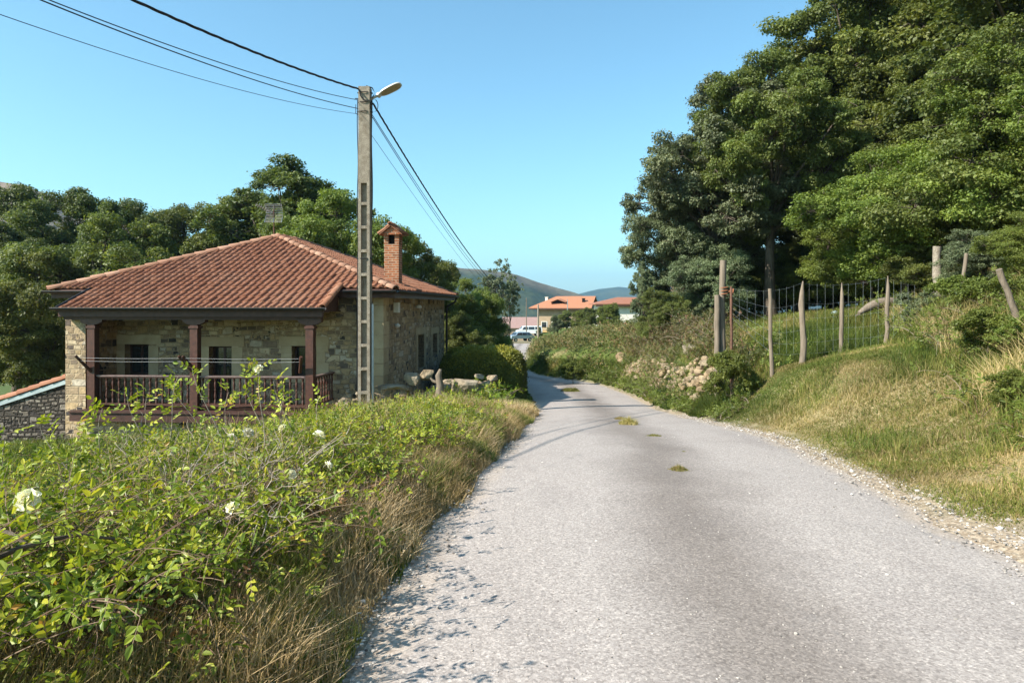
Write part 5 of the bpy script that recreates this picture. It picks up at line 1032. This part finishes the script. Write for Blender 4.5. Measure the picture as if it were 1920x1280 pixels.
gp = empty('gate_post', P(1355, 620, 16.6)); tag(gp, 'tall round grey post bound to a shorter stump at the paddock corner', 'post')
post(gp, 1354, 488, 625, 16.6, .085, 0, name='tall_post', seed=20); post(gp, 1345, 553, 625, 16.5, .075, 0, name='short_post', seed=21)
m = MB(); an = np.linspace(0, 6 * np.pi, 40); c = np.array(P(1357, 546, 16.6)) - np.array(gp.location); m.tubes(np.stack([c[0] + .10 * np.cos(an), c[1] + .10 * np.sin(an), c[2] - .12 + an * .012], 1), np.full(40, .012), 4); m.tubes([c + [.1, -.05, 0], c + [.2, -.05, -.04], c + [.22, -.05, .06]], [.03, .035, .02], 6); t = NT('orange_twine'); MT['twine'] = t.done((.30, .12, .06), .9); m.build('twine', MT['twine'], gp)
for args, nm, lbl in [((None, 1757, 462, 520, 18.5, .12, 0, 'concrete', 'fence_post'), 'fence_post', 'pale thick post half hidden by ivy high on the slope'), ((None, 1790, 475, 520, 16.0, .045, 22, 'oldwood', 'fence_post'), 'fence_post', 'bare tilted plank-like post among the ivy'), ((None, 1935, 505, 620, 10.5, .05, -62, 'oldwood', 'fence_post'), 'fence_post', 'dark post leaning over at the picture edge')]:
    tag(post(*args, seed=len(lbl)), lbl, 'post', 'odd posts on the slope')
m = MB(); K = 10; t_ = np.linspace(0, 1, K)[:, None]; A_ = np.array(P(1610, 588, 19)); B_ = np.array(P(1700, 556, 19.6)); pq = (A_ + (B_ - A_) * t_) - A_; pq[:, 2] += .08 * np.sin(t_[:, 0] * 5); m.tubes(pq, .13 * np.sin(.25 + 2.6 * t_[:, 0]) + .02, 9); m.tubes([pq[4], pq[4] + [.3, -.1, -.2], pq[4] + [.7, -.2, -.22]], [.08, .06, .02], 6); m.tubes([pq[1], pq[1] + [-.25, 0, -.18]], [.05, .015], 6); o = m.build('fallen_log', MT['oldwood'], None, True); o.location = A_; o.location.z = max(A_[2], gz(A_[0] + .6, 19.3) + .22); tag(o, 'bleached fallen trunk lying in the paddock grass behind the last stakes', 'log')
m = MB(); rock(m, (0, 0, 0), (.42, .35, .3), 33, boxy=.2); o = m.build('plastic_sack', MT['tarp'], None, True); o.location = P(1567, 551, 24); o.location.z = gz(o.location.x, 24) + .22; tag(o, 'pale blue plastic sack lying in the paddock under the trees', 'sack')

# ------------------------------------------------------------------ far houses, poles, cars
def gable_tiles(par, quad, mat, name='roof', th=.12): m = MB(); m.prism(quad, Vector((0, 0, th))); return m.build(name, MT[mat], par)
fh = empty('village_house', ((1030 - CX) / F_ * 134, 134, -6.2), math.radians(-16)); tag(fh, 'large cream village house with bright orange roof and a dormer', 'house')
# local: x right, y back, z up from base
ez = EYE - (578 - HY) / F_ * 134 + 6.2; rz_ = ez + 2.3; x0, x1 = -3.2, 8.0; ww = 9.5
m = MB(); m.bb(x0 + .9, x1 - .6, .8, ww - .8, 0, ez); m.build('wall', MT['cream'], fh, uv=True)
rf = MB(); rf.prism([(x0 - .9, -.4, ez), (x1 + .4, -.4, ez), (x1 + .4, ww / 2, rz_), (x0 + 3.6, ww / 2, rz_)], (0, 0, .14)); rf.prism([(x1 + .4, ww + .4, ez), (x0 - .9, ww + .4, ez), (x0 + 3.6, ww / 2, rz_ - .002), (x1 + .4, ww / 2, rz_ - .002)], (0, 0, .14)); rf.prism([(x0 - .9, ww + .4, ez + .002), (x0 - .9, -.4, ez + .002), (x0 + 3.6, ww / 2, rz_)], (0, 0, .14)); ro = rf.build('roof', MT['fartile'], fh)
m = MB(); m.prism([(x1 - .62, .6, ez), (x1 - .62, ww - .6, ez), (x1 - .62, ww / 2, rz_ - .2)], (.3, 0, 0)); m.build('gable', MT['beamwood'], fh)
m = MB(); m.bb(x0 - .8, x1 + .3, -.35, -.28, ez - .22, ez - .02); m.bb(x0 - .8, x0 - .7, -.28, ww, ez - .22, ez - .02); m.build('fascia', MT['beamwood'], ro)
m = MB(); m.prism([(.2, .9, ez + .62), (2.8, .9, ez + .62), (2.8, 3.4, ez + 1.8), (.2, 3.4, ez + 1.8)], (0, 0, .02)); m.bb(.35, 2.65, 1.5, 3, ez + .7, ez + 1.35); do = m.build('dormer', MT['darkvoid'], ro); 
m = MB(); m.prism([(-.1, .7, ez + 1.15), (1.5, .7, ez + 1.75), (1.5, 3.6, ez + 1.85), (-.1, 3.4, ez + 1.3)], (0, 0, .1)); m.prism([(1.5, .7, ez + 1.75), (3.1, .7, ez + 1.15), (3.1, 3.4, ez + 1.3), (1.5, 3.6, ez + 1.85)], (0, 0, .1)); m.build('dormer_roof', MT['fartile'], do)
for x_, y_, h_, mt in ((6.4, 2.2, 1.9, 'darkvoid'), (-1.6, 4.6, 2.2, 'white')):
    m = MB(); m.bb(x_ - .25, x_ + .25, y_ - .25, y_ + .25, ez + .3, ez + h_); m.bb(x_ - .33, x_ + .33, y_ - .33, y_ + .33, ez + h_, ez + h_ + .1); m.build('chimney', MT[mt], ro)
for x_, z_ in ((-1.2, 3.2), (.9, 3.2), (3.2, 3.2), (5.4, 3.2), (-1.2, .9), (.9, .9)):
    m = MB(); m.bb(x_ - .5, x_ + .5, .74, .795, z_, z_ + 1.3); wo = m.build('window', MT['glass'], fh); m = MB()
    for a, b in ((-.62, -.5), (.5, .62)): m.bb(x_ + a, x_ + b, .70, .797, z_ - .1, z_ + 1.4)
    m.bb(x_ - .5, x_ + .5, .70, .797, z_ + 1.3, z_ + 1.4); m.bb(x_ - .5, x_ + .5, .70, .797, z_ - .1, z_); m.build('frame', MT['white'], wo)
m = MB(); m.bb(-2.4, 3.6, -.3, .8, 2.5, 2.65); m.bb(-2.4, 3.6, -.32, -.26, 3.35, 3.42)
for k in range(24): m.bb(-2.36 + k * .255, -2.3 + k * .255, -.31, -.27, 2.65, 3.35)
t = NT('yellow_balcony'); MT['balc'] = t.done((.55, .38, .14), .8); m.build('balcony', MT['balc'], fh)
h2 = empty('roadside_house', P(1150, 640, 100)); h2.location.z = gz(h2.location.x, 100) - .3; tag(h2, 'white walled house behind the brambles, only its rusty orange roof edge showing', 'house')
ez = EYE - (571 - HY) / F_ * 98 - h2.location.z
m = MB(); m.bb(-1.9, 7, 0, 8, 0, ez); m.build('wall', MT['white'], h2); m = MB(); m.prism([(-2.7, -.7, ez), (7.6, -.7, ez), (7.6, 4, ez + 1.0), (1.2, 4, ez + 1.0)], (0, 0, .14)); m.prism([(-2.7, 8.7, ez), (-2.7, -.7, ez), (1.2, 4, ez + 1.0)], (0, 0, .14)); m.prism([(7.6, 8.7, ez), (-2.7, 8.7, ez), (1.2, 4, ez + 1.0), (7.6, 4, ez + 1.0)], (0, 0, .14)); m.build('roof', MT['rusttile'], h2)
m = MB(); m.bb(-2.6, 7.5, -.66, -.6, ez - .25, ez - .02); m.build('fascia', MT['beamwood'], h2)
m = MB(); m.bb(.0, .9, -.04, .004, ez - 2.6, ez - 1.3); m.build('window', MT['glass'], h2)
bn = empty('barn', ((982 - CX) / F_ * 172, 172, -9)); tag(bn, 'low barn with a faded pink roof behind the parked cars', 'barn'); 
zt_ = EYE - (595 - HY) / F_ * 178 + 9; zb_ = EYE - (616 - HY) / F_ * 170 + 9
m = MB(); m.bb(-5, 8, .5, 11, 0, zb_); m.build('wall', MT['cream'], bn); m = MB(); m.prism([(-5.5, 0, zb_), (8.5, 0, zb_), (8.5, 6, zt_), (-5.5, 6, zt_)], (0, 0, .1)); m.prism([(8.5, 12, zb_), (-5.5, 12, zb_), (-5.5, 6, zt_), (8.5, 6, zt_)], (0, 0, .1)); m.build('roof', MT['pinktile'], bn)
for px, yt, d, r, mt, lbl in ((1009, 571, 104, .16, 'concrete', 'far concrete pole in front of the orange-roofed house'), (987, 558, 124, .10, 'oldwood', 'thin dark wooden pole beside the parked cars'), (1064, 561, 122, .09, 'metal', 'thin mast in front of the orange roof')):
    b = Vector(((px - CX) / F_ * d, d, 0)); b.z = gz(b.x, d) - .3; H_ = EYE - (yt - HY) / F_ * d - b.z; m = MB(); m.tubes([[0, 0, 0], [0, 0, H_ * .5], [0, 0, H_]], [r, r * .85, r * .7], 8); o = m.build('distant_pole', MT[mt], None, True); o.location = b; tag(o, lbl, 'pole', 'distant poles')
def car(loc, rz, L_, W_, H_, paint, lbl, van=False):
    r = empty('parked_car', loc, rz); tag(r, lbl, 'car'); prof = [(-.5, .34), (-.5, .55), (-.49, .62), (-.33, .66), (-.22, .96), (-.10, 1.0), (.28, .98), (.44, .64), (.495, .60), (.5, .34)] if not van else [(-.5, .3), (-.5, .5), (-.46, .6), (-.36, .66), (-.26, .97), (-.18, 1.0), (.46, 1.0), (.49, .7), (.5, .6), (.5, .3)]
    prof = [(x * L_, z * H_) for x, z in prof]; K = len(prof); m = MB(); v = []
    for yy_, ins in ((-.5, 1), (-.47, 0), (.47, 0), (.5, 1)):
        for x, z in prof: v.append((x * (.985 if ins else 1), yy_ * W_ * (1 - .16 * max(0, (z - .62 * H_) / (.38 * H_))), z - (.02 if ins else 0)))
    m.add(v, [[a * K + i, (a + 1) * K + i, (a + 1) * K + (i + 1) % K, a * K + (i + 1) % K] for a in range(3) for i in range(K)])
    for a in (0, 3): 
        c = np.mean([v[a * K + i] for i in range(K)], 0); m.add([v[a * K + i] for i in range(K)] + [tuple(c)], [[i, (i + 1) % K, K] if a == 0 else [(i + 1) % K, i, K] for i in range(K)])
    m.build('body', MT[paint], r, False)
    hi, lo = .93 * H_, .68 * H_
    for sy_ in (-1, 1):
        g = MB()
        wy = lambda z: sy_ * (W_ * .5 * (1 - .16 * (z - .62 * H_) / (.38 * H_)) + .012)
        segs = ((-.27, -.04, -.19), (-.02, .17, -.02), (.19, .38, .19)) if not van else ((-.30, -.08, -.23), (-.05, .18, -.05), (.21, .44, .21))
        for i, (a, b, at) in enumerate(segs):
            bt = (b if i < 2 else (b - .08 if not van else b)); q_ = [(a * L_, wy(lo), lo), (b * L_, wy(lo), lo), (bt * L_, wy(hi), hi), (at * L_, wy(hi), hi)]; g.prism(q_ if sy_ < 0 else q_[::-1], (0, -.004 * sy_, 0))
        g.build('side_window', MT['glass'], r)
    g = MB(); (xa_, za_), (xb_, zb2) = prof[3], prof[4]
    f = lambda t_: (xa_ + (xb_ - xa_) * t_ - .02, za_ + (zb2 - za_) * t_ + .015); (p0, q0), (p1, q1) = f(.1), f(.92); g.prism([(p0, -.42 * W_, q0), (p1, -.36 * W_, q1), (p1, .36 * W_, q1), (p0, .42 * W_, q0)], (.005, 0, -.004)); g.build('windscreen', MT['glass'], r)
    for sx_ in (-.31, .30):
        for sy_ in (-1, 1):
            w_ = MB(); w_.tubes([[sx_ * L_, sy_ * (W_ * .5 - .2), .33], [sx_ * L_, sy_ * (W_ * .5 + .01), .33]], [.33, .33], 18); wo = w_.build('wheel', MT['tyre'], r); w_ = MB(); w_.tubes([[sx_ * L_, sy_ * (W_ * .5 + .005), .33], [sx_ * L_, sy_ * (W_ * .5 + .02), .33]], [.2, .18], 14); w_.build('rim', MT['metal'], wo)
    for sy_ in (-1, 1): w_ = MB(); w_.box((-.5 * L_ + .02, sy_ * .36 * W_, .56 * H_ - .03), (.05, .32, .13)); w_.build('headlight', MT['insul'], r)
    return r
car(P(976, 640, 116), math.radians(28), 4.5, 1.85, 1.62, 'carblue', 'silver-blue estate car parked on the grass beside the lane')
car(P(992, 630, 128), math.radians(8), 4.8, 1.9, 1.9, 'carwhite', 'white van parked behind the blue car', True)
for o in bpy.data.objects:
    if o.name.startswith('parked_car'): o.location.z = max(o.location.z, gz(o.location.x, o.location.y))
    
# ------------------------------------------------------------------ haze
hzb = MB().bb(-7000, 7000, -60, 9500, -90, 420); ho = hzb.build('haze', None); tag(ho, None, None, None, 'stuff')
hm = bpy.data.materials.new('air'); hm.use_nodes = True; nt = hm.node_tree; nt.nodes.remove(nt.nodes['Principled BSDF']); pv = nt.nodes.new('ShaderNodeVolumePrincipled')
pv.inputs['Color'].default_value = (.45, .74, 1.0, 1); pv.inputs['Density'].default_value = .00014; pv.inputs['Anisotropy'].default_value = .2
nt.links.new(pv.outputs[0], nt.nodes['Material Output'].inputs['Volume']); ho.data.materials.append(hm)
